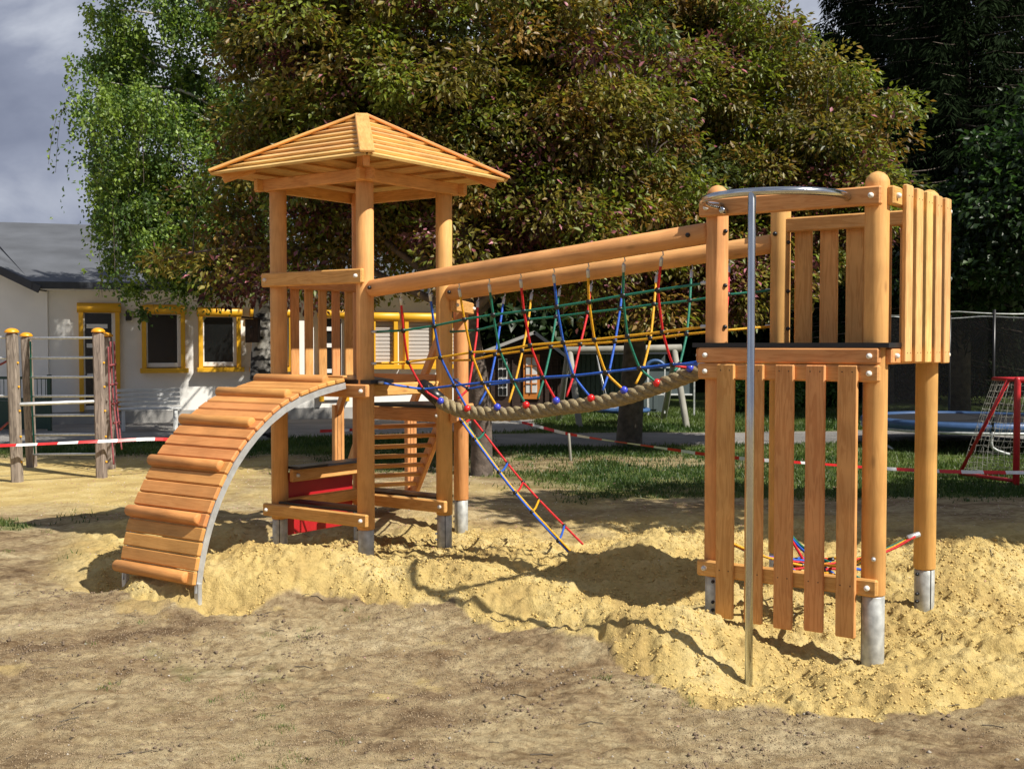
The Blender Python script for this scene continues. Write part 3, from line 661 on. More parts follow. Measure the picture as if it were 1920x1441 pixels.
# right side FG: two rails, five planks outside
rail(s2, F_, G, -u, 2.455, 2.565, .025, .12); rail(s2, F_, G, -u, 1.535, 1.630, .025, .12)
for k in range(5):
    q = F_+v*(.12+.06+.197*k)-u*off
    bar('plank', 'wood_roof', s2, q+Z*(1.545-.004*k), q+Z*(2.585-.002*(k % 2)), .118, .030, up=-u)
    for (a_, z_) in ((-.03, 1.60), (.03, 1.60), (-.03, 2.52), (.03, 2.52)):
        log('screw', 'black', s2, q-u*.0155+v*a_+Z*z_, q-u*.0165+v*a_+Z*z_, .004, 6)
# back side HG: rail inside, planks outside
rail(s2, H, G, -v, 2.43, 2.53, .0, -.04, bolts=False, off=.02); rail(s2, H, G, v, 1.535, 1.630, .08, .08)
for k in range(5):
    q = H.lerp(G, .155+.18*k)+v*.03
    bar('plank', 'wood', s2, q+Z*1.62, q+Z*2.515, .125, .026, up=-v)
rail(s2, E, H, u, 1.535, 1.630, .08, .08)
bolt(s2, H-v*PR+Z*2.42+u*.01, -v, 'black', .016); 
for P_ in (E, H):
    for z_ in (2.36, 2.02, 1.76):
        nn = (-u*.93-v*.36).normalized(); bolt(s2, P_+nn*(PR-.002)+Z*z_, nn, 'black', .014, 'plug')
bolt(s2, F_+(-v*.9-u*.3).normalized()*PR+Z*.40, (-v*.9-u*.3), 'steel', .014)
# low tangle net inside the tower
lnp = part('low_net', frame_t, (E+G)/2+Z*.2, 'coloured rope net hanging low inside the slatted tower')
cc = (E+G)/2+Z*.20
ends = [(G-v*.05-u*-.0+Z*.42), (E+Z*.42), (H+Z*.42), (F_+Z*.42)]
rc = ['r_green', 'r_yellow', 'r_red', 'r_blue']
for i, en in enumerate(ends):
    for j in range(3):
        d = (cc-en); sd = Vector((-d.y, d.x, 0)).normalized()*(.012*(j-1)); far = cc+Vector((d.x, d.y, 0)).normalized()*(.02+.16*j)+sd*8
        tube('rope', rc[(i+j) % 4], lnp, spline([en+d.normalized()*.06+sd, en.lerp(cc, .5)-Z*.03+sd*2, far], 5), .0095, 6)
    d = (cc-en).normalized(); log('ferrule', 'steel', lnp, en+d*.02, en+d*.11, .019, 10)
for k in range(14):
    a = k/14*6.28; rr = .16+.12*(k % 2); p = cc+Vector((math.cos(a)*rr, math.sin(a)*rr, .015*(k % 3))); a2 = a+.9; p2 = cc+Vector((math.cos(a2)*rr*1.1, math.sin(a2)*rr*1.1, .0))
    tube('rope', rc[k % 4], lnp, spline([p, (p+p2)/2+Z*.02, p2], 3), .0095, 6)
    tube('clamp', 'black', lnp, [p-(p2-p)*.12, p+(p2-p)*.12], .020, 8)
# ---- fire pole
fp = part('fire_pole', frame_t, (E+F_)/2-v*.5, 'polished steel sliding pole with curved top bracket')
PX = onv(1410, 362, Vector((1.352, 6.61, 0)), -u); PX.z = 0
log('pole', 'stainless', fp, PX+Z*(gz(PX.x, PX.y)-.1), PX+Z*2.505, .0225, 16)
q0 = E.lerp(F_, .085)-v*.12; q1 = E.lerp(F_, .86)-v*.10
hz = 2.505
def circ3(a, b_, c_):
    ax_, ay, bx_, by_, cx, cy = a.x, a.y, b_.x, b_.y, c_.x, c_.y; d = 2*(ax_*(by_-cy)+bx_*(cy-ay)+cx*(ay-by_))
    return Vector((((ax_**2+ay**2)*(by_-cy)+(bx_**2+by_**2)*(cy-ay)+(cx**2+cy**2)*(ay-by_))/d, ((ax_**2+ay**2)*(cx-bx_)+(bx_**2+by_**2)*(ax_-cx)+(cx**2+cy**2)*(bx_-ax_))/d, 0))
oc = circ3(q0, PX, q1); rc_ = (q0-oc).length; a0 = math.atan2((q0-oc).y, (q0-oc).x); a1 = math.atan2((q1-oc).y, (q1-oc).x)
if a1 < a0: a1 += 2*math.pi
hoop = [oc+Vector((rc_*math.cos(a0+(a1-a0)*k/28), rc_*math.sin(a0+(a1-a0)*k/28), hz)) for k in range(29)]
tube('bracket', 'stainless', fp, hoop, .0225, 12)
q3 = E.lerp(F_, .11)-v*.115; log('stub', 'stainless', fp, q3+Z*2.475, q3-v*.06+Z*2.475, .020, 12)

# ---- net bridge
nb = part('net_bridge', frame_t, (B+E)/2+Z*1.5, 'swaying bridge of hemp rope under two round beams with coloured side nets')
bd = -u
z1b = (2.085, 2.36)
log('beam', 'wood_post', nb, B+bd*.06-v*.0+Z*z1b[0], E-bd*.05+Z*z1b[1], .068, 24, bv=.02)
log('beam', 'wood_post', nb, C+bd*.06+Z*(z1b[0]+.0), H-bd*.05+Z*z1b[1], .068, 24, bv=.02)
for P_ in (B, C):
    bolt(nb, P_+bd*.115-v*.069+Z*(z1b[0]+.005), -v, 'black', .015, 'plug')
for P_ in (E, H): bolt(nb, P_-bd*.17-v*.069+Z*(z1b[1]-.015), -v, 'black', .015, 'plug')
def z4(x, y): return (680+x/2.909, 420+y/2.909)
Mid = (B+C)/2
def on_side(x, y, off_): px, py = z4(x, y); return onv(px, py, Mid+v*off_, bd)
near = [
 [(205, 385), (222, 580), (248, 752), (330, 900), (425, 965)], [(362, 355), (390, 555), (425, 727), (500, 880), (570, 1005)], [(520, 338), (555, 520), (592, 700), (655, 865), (733, 997)],
 [(685, 312), (712, 495), (748, 690), (818, 852), (890, 985)], [(857, 285), (880, 475), (915, 660), (985, 835), (1055, 962)], [(1038, 250), (1060, 450), (1095, 645), (1150, 826), (1245, 948)],
 [(1227, 217), (1235, 423), (1265, 630), (1325, 808), (1425, 905)], [(1425, 182), (1420, 390), (1445, 610), (1510, 785), (1605, 865)], [(1635, 145), (1610, 360), (1637, 588), (1690, 765), (1785, 785)]]
far = [
 [(628, 420), (625, 578), (603, 740), (575, 898), (520, 950)], [(775, 395), (750, 547), (725, 712), (690, 877), (635, 985)], [(925, 370), (905, 520), (872, 692), (833, 857), (798, 972)],
 [(1078, 350), (1055, 505), (1028, 670), (990, 838), (955, 952)], [(1250, 325), (1228, 483), (1188, 655), (1150, 828), (1112, 940)], [(1425, 300), (1405, 463), (1377, 642), (1345, 803), (1310, 905)],
 [(1605, 275), (1590, 438), (1570, 625), (1530, 787), (1490, 870)], [(1795, 245), (1785, 418), (1768, 600), (1730, 765), (1700, 800)], [(1998, 190), (1993, 385), (1975, 580), (1940, 735), (1895, 770)]]
offs = (.49, .37, .25, .13, .045); colr = ['r_red', 'r_blue', 'r_yellow', 'r_green']
NN = {-1: [], 1: []}
def rope(parent, P, mat, nseg=5, r=.0092):
    S_ = spline(P, 4); Q = []
    for i in range(len(P)-1):
        for k in range(4): Q.append(Vector(P[i]).lerp(Vector(P[i+1]), k/4).lerp(S_[i*4+k], .30))
    return tube('rope', mat, parent, Q+[Vector(P[-1])], r, 7)
for sgn, data in ((-1, near), (1, far)):
    for i, row in enumerate(data):
        P = [on_side(x, y, sgn*o) for (x, y), o in zip(row, offs)]; NN[sgn].append(P)
        # top under the beam: ring and ferrule
        beamz = z1b[0]+(z1b[1]-z1b[0])*((P[0]-(B if sgn < 0 else C)).dot(bd)/3.03)-.066
        P[0].z = beamz
        d = (P[1]-P[0]).normalized(); st_ = P[0]+d*.085
        tube('hook', 'steel', nb, [P[0]+Z*.015, P[0]+d*.03+bd*.010, P[0]+d*.045-bd*.006, P[0]+d*.055], .0045, 5)
        log('ferrule', 'steel', nb, P[0]+d*.05, P[0]+d*.11, .0125, 8)
        rope(nb, [st_]+P[1:], colr[i % 4])
        for q in P[1:4]: ball('clamp', 'black', nb, q, .0215, (1, 1, 1))
    for j, cl, lz in ((1, 'r_green', 0), (2, 'r_yellow', 0), (3, 'r_blue', 0)):
        row = [p[j] for p in NN[sgn]]
        PB = (B if sgn < 0 else C); PE = (E if sgn < 0 else H)
        a_ = PB+bd*PR*.9+Z*(row[0].z-.01*(j != 3)+(.03 if j == 3 else 0)); e_ = PE-bd*PR*.9+Z*(row[-1].z+.03)
        if j == 3: a_ = PB+bd*.12-v*sgn*.02+Z*(row[0].z+.06); e_ = PE-bd*.12-v*sgn*.08+Z*1.52
        rope(nb, [a_]+row+[e_], cl, 4)
        for q, o_ in ((a_, bd), (e_, -bd)): log('ferrule', 'steel', nb, q, q+o_*.05, .012, 8)
# walking rope: plaited strands
ctr = [(800, 728), (826, 752), (852, 765), (876, 772), (933, 776), (987, 773), (1043, 765), (1109, 757), (1170, 745), (1232, 725), (1294, 702), (1345, 682), (1395, 664)]
CL = spline([onv(px, py, Mid, bd) for px, py in ctr], 26)
cumL = [0]
for i in range(1, len(CL)): cumL.append(cumL[-1]+(CL[i]-CL[i-1]).length)
fr = []; 
for i in range(len(CL)):
    tg = (CL[min(i+1, len(CL)-1)]-CL[max(i-1, 0)]).normalized(); side = tg.cross(Z).normalized(); fr.append((tg, side, side.cross(tg)))
wr = part('unused', nb) if False else None
VV, FF = [], []
for k in range(4):
    P = []
    for i, c_ in enumerate(CL):
        a = -2*math.pi*cumL[i]/.29+k*math.pi/2; P.append(c_+fr[i][1]*math.cos(a)*.031+fr[i][2]*math.sin(a)*.031)
    tubeVF(P, .0262, 8, VV, FF)
obj('walking_rope', mesh('walking_rope', VV, FF, M['hemp'], True), nb, base=CL[len(CL)//2])
tube('rope_sleeve', 'black', nb, [CL[0]-bd*.05+Z*.02, CL[0], CL[14], CL[26]], .058, 14)
for i in range(9):
    for sgn in (-1, 1):
        q = NN[sgn][i][4]; 
        bb = on_side(*(near[i][4]), -.045) if sgn < 0 else NN[1][i][4]
        if sgn > 0: bb = NN[-1][i][4]+v*.095-Z*.035
        ball('bead', 'bead_blue' if i % 2 == 0 else 'bead_red', nb, bb, .029)

# ================================================================== BACKGROUND THINGS
# ---- nursery building
wd = Vector((1, .35, 0)).normalized(); wn = Vector((.35, -1, 0)).normalized()*1.0
W0 = onv(93, 775, Vector((-9.46, 24.05, 0)), (1, .35)); W0.z = 0
def onw(px, py): return onv(px, py, W0, wd)
bld = thing('nursery_building', 'white rendered single-storey building with yellow window surrounds and grey roof', 'building', (W0.x, W0.y, 0))
zw0 = -.1; zeave = onw(170, 529).z
def wbox(name, mat, parent, x0, x1, z0, z1, d0, d1, bv=.004):     # box on the main wall: x0,x1 along, d outwards
    c = (d0+d1)/2; zc = (z0+z1)/2
    return bar(name, mat, parent, W0+wd*x0+wn*c+Z*zc, W0+wd*x1+wn*c+Z*zc, abs(d1-d0), z1-z0, bv=bv)
WL = (onw(868, 700)-W0).dot(wd)
wbox('wall', 'white_wall', bld, 0, WL, zw0, zeave, -.3, 0); wbox('plinth', 'plinth', bld, 0, WL, zw0, .26, 0, .02)
gw_ = [Vector((-16, 23.98, 0)), Vector((W0.x+.02, 24.04, 0))]
vz = lambda x: 2.93+.48*(-9.65-x)
# gable wall, lower left
x0_, x1_ = -16.0, W0.x+.0
xr_ = -12.9
VV = [Vector((x0_, 24.0, zw0)), Vector((x1_, 24.0, zw0)), Vector((x1_, 24.0, vz(x1_)-.03)), Vector((xr_, 24.0, vz(xr_)-.03)), Vector((x0_, 24.0, vz(2*xr_-x0_)-.03))]
VV += [p+Vector((0, .3, 0)) for p in VV]
obj('gable_wall', mesh('gable_wall', VV, [(0, 1, 2, 3, 4), (9, 8, 7, 6, 5), (0, 5, 6, 1), (1, 6, 7, 2), (2, 7, 8, 3), (3, 8, 9, 4), (4, 9, 5, 0)], M['white_wall']), bld)
def plate(name, mat, P, th, parent):
    P = [Vector(p) for p in P]; n = (P[1]-P[0]).cross(P[2]-P[0]).normalized(); n = n if n.z > 0 else -n
    VV = P+[p-n*th for p in P]; k = len(P); FF = [tuple(range(k)), tuple(range(k, 2*k))[::-1]]+[(i, k+i, k+(i+1) % k, (i+1) % k) for i in range(k)]
    return obj(name, mesh(name, VV, FF, M[mat]), parent)
e0 = W0+wd*-.3+wn*.45+Z*(zeave-.02); e1 = W0+wd*(WL+.3)+wn*.45+Z*(zeave-.02)
r0 = e0-wn*6.2+Z*1.75; r1 = e1-wn*6.2+Z*1.75
plate('roof', 'roof', [e0, e1, r1, r0-wd*1.5], .10, bld)
plate('roof', 'roof', [(xr_, 23.55, vz(xr_)), (-9.45, 23.55, vz(-9.45)), (-9.45, 31, vz(-9.45)), (xr_, 31, vz(xr_))], .12, bld)
plate('roof', 'roof', [(-16.35, 23.55, vz(-9.45)), (xr_-.002, 23.55, vz(xr_)), (xr_-.002, 31, vz(xr_)), (-16.35, 31, vz(-9.45))], .12, bld)
obj('side_wall', mesh('side_wall', [Vector((x_, y_, z_)) for x_ in (-16.0, -15.7) for y_ in (24.31, 31) for z_ in (zw0, 2.85)], [(0, 1, 3, 2), (4, 6, 7, 5), (0, 4, 5, 1), (2, 3, 7, 6), (1, 5, 7, 3), (0, 2, 6, 4)], M['white_wall']), bld)
bar('fascia', 'fascia', bld, e0-Z*.07, e1-Z*.07, .03, .14); bar('fascia', 'fascia', bld, (-16.35, 23.53, vz(-9.45)-.09), (xr_, 23.53, vz(xr_)-.09), .03, .15); bar('fascia', 'fascia', bld, (xr_, 23.53, vz(xr_)-.09), (-9.45, 23.53, vz(-9.45)-.09), .03, .15)
bar('soffit', 'white', bld, e0-wn*.24-Z*.15, e1-wn*.24-Z*.15, .44, .02)
def xw(px, py): p = onw(px, py); return (p-W0).dot(wd), p.z
def opening(name, px0, px1, pyt, pyb, kind='window'):
    xa, zt = xw(px0, pyt); xb, _ = xw(px1, pyt); _, zb = xw((px0+px1)/2, pyb)
    o = part(name, bld, W0+wd*(xa+xb)/2+Z*zb)
    wbox('pane', 'glass' if kind != 'shutter' else 'shutter', o, xa+.08, xb-.08, zb+.08, zt-.1, .0, .03)
    if kind == 'shutter':
        n = int((zt-zb)/.085)
        for k in range(n): wbox('slat', 'shutter', o, xa+.09, xb-.09, zb+.10+k*.085, zb+.10+k*.085+.065, .03, .045, .012)
    else:
        for (a, b_, c_, d) in ((xa+.08, xa+.12, zb+.09, zt-.1), (xb-.16, xb-.08, zb+.09, zt-.1), (xa+.12, xb-.16, zb+.09, zb+.18), (xa+.12, xb-.16, zt-.13, zt-.1)):
            wbox('sash', 'white', o, a, b_, c_, d, .03, .06)
    for (a, b_, c_, d) in ((xa, xa+.09, zb+.06, zt-.1), (xb-.09, xb, zb+.06, zt-.1)): wbox('surround', 'yellow', o, a, b_, c_, d, .0, .15)
    if kind == 'door':
        for k in (.34, .62, .80): zz = zb+(zt-zb)*k; wbox('sash', 'white', o, xa+.15, xb-.24, zz, zz+.09, .03, .07)
    else: wbox('sill', 'yellow', o, xa-.04, xb+.06, zb-.03, zb+.07, .0, .24)
    c0 = W0+wd*(xa-.03)+wn*.10+Z*(zt-.02); c1 = W0+wd*(xb+.03)+wn*.10+Z*(zt-.02); log('shutter_box', 'yellow', o, c0, c1, .105, 14)
    return o
opening('door', 147, 224, 575, 776, 'door'); opening('window', 265, 346, 578, 696); opening('window', 371, 450, 583, 694); opening('window', 470, 548, 584, 694)
opening('door', 597, 652, 586, 757, 'door'); opening('window', 694, 743, 592, 689, 'shutter'); opening('window', 756, 816, 593, 689, 'shutter'); opening('window', 838, 885, 594, 688, 'shutter')
pl = onw(241, 592)+wn*.06; bar('wall_lamp', 'black', bld, pl-Z*.1, pl+Z*.1, .12, .10, up=wn)
# ---- bench by the wall
bb = onz(283, 772, .02); bb.y = 22.4; bb = at(283, 772, 22.4)
bn = thing('garden_bench', 'pale slatted bench standing against the white wall beside the door', 'bench', (bb.x, bb.y, 0))
bgz = gz(bb.x, bb.y); sxd = wd
for k in range(4): bar('backrest_slat', 'bench', bn, bb-sxd*.62-wn*(.20+.02*k)*1+Z*(bgz+.50+.085*k-bb.z), bb+sxd*.55-wn*(.20+.02*k)+Z*(bgz+.50+.085*k-bb.z), .025, .06)
for k in range(4): bar('seat_slat', 'bench', bn, bb-sxd*.62+wn*(-.12+.1*k)+Z*(bgz+.42-bb.z), bb+sxd*.55+wn*(-.12+.1*k)+Z*(bgz+.42-bb.z), .075, .03)
for s in (-.5, .45):
    for d_ in (-.18, .2): bar('leg', 'bench', bn, bb+sxd*s+wn*d_+Z*(bgz-bb.z), bb+sxd*s+wn*d_*.8+Z*(bgz+.41-bb.z), .06, .06, up=wn)
# ---- dark green mesh gate left
fg = thing('mesh_fence', 'low dark green mesh fence at the foot of the gable wall', 'fence', (-9.5, 22.3, 0))
gl = at(0, 707, 22.3).x-.8; gr_ = at(93, 707, 22.3).x; gzt = at(50, 708, 22.3).z; gzm = at(50, 748, 22.3).z; ggz = gz(-9.5, 22.3)
bar('rail', 'dgreen', fg, (gl, 22.3, gzt), (gr_, 22.3, gzt), .05, .05); bar('rail', 'dgreen', fg, (gl, 22.3, gzm), (gr_, 22.3, gzm), .05, .05)
bar('lower_panel', 'dgreen', fg, (gl, 22.3, (gzm+ggz)/2), (gr_, 22.3, (gzm+ggz)/2), .03, gzm-ggz-.06)
for x_ in (gr_, gr_-.62, gr_-1.2): bar('post', 'dgreen', fg, (x_, 22.28, ggz), (x_, 22.28, gzt+.06), .07, .07)
nb_ = 22
for k in range(nb_): x_ = gl+(gr_-gl)*k/nb_; bar('mesh_bar', 'dgreen', fg, (x_, 22.3, gzm), (x_, 22.3, gzt), .012, .012, bv=.002)
# ---- climbing bars, left
cb = thing('climbing_bars', 'weathered grey post frame with steel bars and orange post caps', 'climbing bars', (-6, 15.8, 0))
pp = [(30, 905, 14.8, 618), (57, 872, 16.6, 625), (188, 895, 15.3, 617), (204, 880, 16.4, 625)]
bp_ = []
for px, py, Y, pt in pp:
    tp = at(px-4 if px > 100 else px-8, pt+6, Y); ft = at(px+3, py, Y); zb = gz(ft.x, Y)
    bar('post', 'wood_grey', cb, (ft.x, Y, zb-.1), (tp.x, Y, tp.z), .125, .125, up=(0, 1, 0), bv=.02); bp_.append((Vector((ft.x, Y, 0)), Vector((tp.x, Y, 0)), tp.z))
    V, F = logmesh(.01, .09, 12, False, True); V = [(x*.6, y, z) for x, y, z in V]
    link(bpy.data.objects.new('post_cap', mesh('post_cap', V, F, M['cap'], True)), cb, frame((tp.x, Y, tp.z), (tp.x, Y, tp.z+.01)))
def pz(i, py): ft, tp, zt = bp_[i]; Y = ft.y; z = at(960, py, Y).z; f = max(0, min(1, (z+.1)/(zt+.1))); p = ft.lerp(tp, f); return Vector((p.x, Y, z))
for py in (633, 670, 706, 742, 778, 814, 851): log('bar', 'steel', cb, pz(1, py+1), pz(2, py)+Vector((0, .03, 0)), .017, 10)
log('bar', 'steel', cb, pz(0, 758), pz(2, 752), .024, 10)
for py in (632, 671, 742): log('bar', 'steel', cb, pz(0, py)+Vector((-1.2, .1, 0)), pz(0, py), .014, 8)
for i in (0, 2):
    for py in (680, 725, 770, 818, 865): q = pz(i, py); bolt(cb, q+Vector((.065, -.02, 0)), (1, -.1, 0), 'r_yellow', .014, 'bolt')
for (xa, ya, xb, yb, Y, c_) in ((207, 640, 222, 830, 16.1, 'r_old'), (214, 640, 228, 842, 16.3, 'r_old'), (57, 640, 65, 850, 16.5, 'r_green'), (203, 650, 213, 870, 15.9, 'r_old')):
    tube('rope', c_, cb, spline([at(xa, ya, Y), at(xa*.7+xb*.3, (ya+yb)/2, Y), at(xb, yb, Y-.3)], 5), .013, 6)
for k in range(5): y_ = 685+k*36; tube('rope', 'r_old', cb, [at(206+k*2.2, y_, 16), at(217+k*2.4, y_-2, 16.2)], .016, 6)
for (a, b_, c_) in ((677, 681, 'r_old'), (801, 797, 'r_old')): tube('rope', c_, cb, spline([at(-40, a, 15), at(-10, a+9, 15), at(16, b_-6, 15)], 5), .014, 6)
# ---- barrier tape
def tape(name, label, P, wdt=.046, step=.24):
    P = spline(P, 10); out = [P[0]]; acc = 0
    L_ = [0]
    for i in range(1, len(P)): L_.append(L_[-1]+(P[i]-P[i-1]).length)
    n = max(2, int(L_[-1]/(step/2))); V = []; F = []; mi = []
    for k in range(n+1):
        s = L_[-1]*k/n; i = min(max(1, int(np.searchsorted(L_, s))), len(P)-1); f = (s-L_[i-1])/max(1e-6, L_[i]-L_[i-1]); p = P[i-1].lerp(P[i], f)
        tw_ = .9*math.sin(s*.8)+.35*math.sin(s*2.1); off = Vector((0, math.sin(tw_)*wdt/2, math.cos(tw_)*wdt/2)); th = Vector((0, .001, 0)); V += [p-off-th, p+off-th, p+off+th, p-off+th]
    for k in range(n):
        a = 4*k
        for j in range(4): j2 = (j+1) % 4; F.append((a+j, a+4+j, a+4+j2, a+j2)); mi.append((k//2) % 2)
    o = obj(name, mesh(name, V, F, [M['tape_red'], M['tape_white']], False, mi), None, base=P[len(P)//2]); return tag(o, label, 'tape', 'barrier tape round the new play area')
tape('barrier_tape', 'red and white tape stretched across the grey climbing bars', [at(-80, 838, 14.6), at(30, 834, 14.6), at(100, 831, 14.8), at(188, 827, 15.1), at(310, 823, 15.6), at(420, 836, 16.5)])
tape('barrier_tape', 'red and white tape sagging past the tree behind the rope bridge', [at(600, 808, 18), at(760, 800, 18.6), at(930, 785, 18.6), at(1075, 815, 17.5), at(1230, 838, 16.4), at(1320, 851, 15.8), at(1400, 860, 15.3)])
tape('barrier_tape', 'red and white tape running right in front of the goal', [at(1400, 860, 15.3), at(1520, 868, 14.8), at(1660, 878, 14.2), at(1800, 884, 13.8), at(1990, 886, 13.6)])
sk = at(1075, 845, 17.4); sg = gz(sk.x, sk.y); tag(log('stake', 'timber_pale', None, (sk.x-.03, sk.y, sg-.1), (sk.x-.07, sk.y, at(1075, 812, 17.4).z), .02, 8), 'short pale stake holding up the tape behind the bridge', 'stake')

# ---- hut
ht = thing('garden_hut', 'dark wooden hut with grey gable roof and orange door', 'hut', (0.2, 27, 0))
Yh = 27.0; hx0 = at(878, 700, Yh).x; hx1 = at(1052, 700, Yh).x; hz0 = gz(.2, Yh)-.1; hze = at(900, 668, Yh).z; hap = at(1002, 620, Yh)
VV = [Vector((hx0, Yh, hz0)), Vector((hx1, Yh, hz0)), Vector((hx1, Yh, hze)), Vector((hap.x, Yh, hap.z-.08)), Vector((hx0, Yh, hze))]; VV += [p+Vector((.0, 3, 0)) for p in VV]
obj('wall', mesh('wall', VV, [(0, 1, 2, 3, 4), (9, 8, 7, 6, 5), (0, 5, 6, 1), (1, 6, 7, 2), (2, 7, 8, 3), (3, 8, 9, 4), (4, 9, 5, 0)], M['wood_dark']), ht)
plate('roof', 'plinth', [(hx0-.35, Yh-.35, hze-.13), (hap.x, Yh-.35, hap.z), (hap.x, Yh+3.2, hap.z), (hx0-.35, Yh+3.2, hze-.13)], .07, ht)
plate('roof', 'fascia', [(hap.x, Yh-.35, hap.z), (hx1+.35, Yh-.35, hze-.13), (hx1+.35, Yh+3.2, hze-.13), (hap.x, Yh+3.2, hap.z)], .07, ht)
def fbox(name, mat, parent, px0, px1, py0, py1, Y, th=.04, bv=.004):
    a = at(px0, (py0+py1)/2, Y); b_ = at(px1, (py0+py1)/2, Y); h = at(px0, py0, Y).z-at(px0, py1, Y).z; return bar(name, mat, parent, a, b_, th, h, bv=bv)
dr = fbox('door', 'orange_door', ht, 981, 1012, 664, 748, Yh-.03); fbox('pane', 'bench', dr, 986, 1007, 670, 736, Yh-.06, .02); 
for y_ in (685, 702, 718): fbox('glazing_bar', 'orange_door', dr, 986, 1007, y_, y_+2, Yh-.08, .02)
fbox('glazing_bar', 'orange_door', dr, 995.5, 997.5, 670, 736, Yh-.085, .02)
wi = fbox('window', 'white', ht, 934, 951, 672, 742, Yh-.03)
for y_ in (674, 692, 710, 727):
    for x_ in (935.5, 943.5): fbox('pane', 'glass', wi, x_, x_+6.5, y_, y_+14, Yh-.06, .02)
for x0 in (890, 905, 920, 960, 1022, 1034, 1045): fbox('board', 'wood_dark', ht, x0, x0+2, 672, 760, Yh-.02)
# ---- shed
sh = thing('storage_shed', 'long low grey shed behind the swing frame', 'shed', (2, 29, 0))
fbox('wall', 'shed', sh, 1068, 1235, 662, 768, 29, 2.4)
for x0 in range(1072, 1232, 9): fbox('board', 'shed', sh, x0, x0+7.6, 664, 767, 27.78, .02)
fbox('roof', 'fascia', sh, 1062, 1240, 655, 663, 28.6, 3.2)
# ---- swing frame
sw = thing('swing_frame', 'pale round-timber swing frame with a blue nest swing', 'swing', (3, 24, 0))
Ys = 24.0
def p24(px, py, dy=0): return at(px, py, Ys+dy)
log('crossbar', 'timber_pale', sw, p24(1062, 657), p24(1278, 652), .075, 12)
for a_, b_ in (((1066, 658), (1046, 795, 1.4)), ((1068, 658), (1088, 806, -.9)), ((1268, 655), (1242, 792, 1.6)), ((1264, 655), (1289, 803, -.8))):
    p = p24(*a_); q = at(b_[0], b_[1], Ys+b_[2]); q.z = gz(q.x, q.y)-.1; log('leg', 'timber_pale', sw, p, q, .062, 12, r1=.068)
cx_, cz_ = p24(1168, 768).x, p24(1168, 768).z
ring = [Vector((cx_+.52*math.cos(a), Ys+.52*math.sin(a), cz_)) for a in [k/20*2*math.pi for k in range(21)]]
tube('nest_seat', 'blue_pad', sw, ring, .045, 8); 
VV = [Vector((cx_+.5*math.cos(k/20*6.283), Ys+.5*math.sin(k/20*6.283), cz_-.04)) for k in range(20)]+[p for p in [Vector((cx_, Ys, cz_-.10))]]
obj('nest_net', mesh('nest_net', VV, [(k, (k+1) % 20, 20) for k in range(20)], M['black_mesh']), sw)
for px_, s in ((1118, -1), (1212, 1)):
    hk = p24(px_, 662)
    for dy in (-.42, .42): tube('chain', 'steel', sw, [hk, Vector((cx_+s*.30, Ys+dy, cz_))], .010, 5)
# ---- board on stand and blue arch
eb = thing('painting_board', 'grey framed board on legs behind the swing', 'board', (3, 26, 0))
fbox('panel', 'shed', eb, 1216, 1300, 690, 738, 26, .03)
for a in ((1214, 1302, 687, 690), (1214, 1302, 738, 741)): fbox('frame', 'bench', eb, *a, 25.97, .05)
for x_ in (1214, 1300): fbox('leg', 'galv', eb, x_, x_+3, 687, 778, 25.95, .05)
ar = thing('toy_arch', 'small blue arch behind the right end of the rope bridge', 'arch', (3, 25.5, 0))
tube('arch', 'blue_pad', ar, [at(1212+17+17*math.cos(a), 690-14*math.sin(a), 25.2) for a in [k/12*math.pi for k in range(13)]], .04, 8)
for x_ in (1213, 1245): fbox('leg', 'bench', ar, x_, x_+2.5, 688, 775, 25.2, .03)

# ---- trampoline
tr = thing('trampoline', 'round trampoline with blue edge pad and dark safety net', 'trampoline', (8, 20.5, 0))
Yt = 19.6; tx = at(1800, 787, Yt).x+.15; tz = at(1830, 784, Yt).z; rr = 1.75; tgz = gz(tx, Yt)
def circ(r_, z_, n=40): return [Vector((tx+r_*math.cos(k/n*6.28318), Yt+r_*math.sin(k/n*6.28318), z_)) for k in range(n+1)]
VV, FF = [], []; n = 40
for z_, r_ in ((tz, rr), (tz+.03, rr-.05), (tz+.03, rr-.22), (tz-.02, rr-.24), (tz-.13, rr-.02)):
    VV += circ(r_, z_, n)[:-1]
for j in range(5):
    for k in range(n): k2 = (k+1) % n; j2 = (j+1) % 5; FF.append((j*n+k, j*n+k2, j2*n+k2, j2*n+k))
obj('edge_pad', mesh('edge_pad', VV, FF, M['blue_pad'], True), tr)
obj('mat', mesh('mat', circ(rr-.23, tz-.005)[:-1], [tuple(range(40))], M['black_mesh']), tr)
tube('rim', 'galv', tr, circ(rr-.03, tz-.13), .025, 6)
for k in range(6):
    a = k/6*6.283+.35; p = Vector((tx+(rr-.02)*math.cos(a), Yt+(rr-.02)*math.sin(a), 0)); hi_ = 2.15+.03
    tube('leg', 'galv', tr, spline([p+Z*(tz-.1), p+Z*(tgz+.1), p+Z*(tgz+.0)+Vector((-.25*math.sin(a), .25*math.cos(a), 0))], 3), .022, 7)
    tube('net_pole', 'black', tr, [p+Z*(tz-.2), p+Z*hi_], .022, 7)
tube('net_rim', 'galv', tr, [Vector((p.x, p.y, 2.16-.05*abs(math.sin(i/40*6*math.pi/1.0)))) for i, p in enumerate(circ(rr-.02, 2.2))], .012, 5)
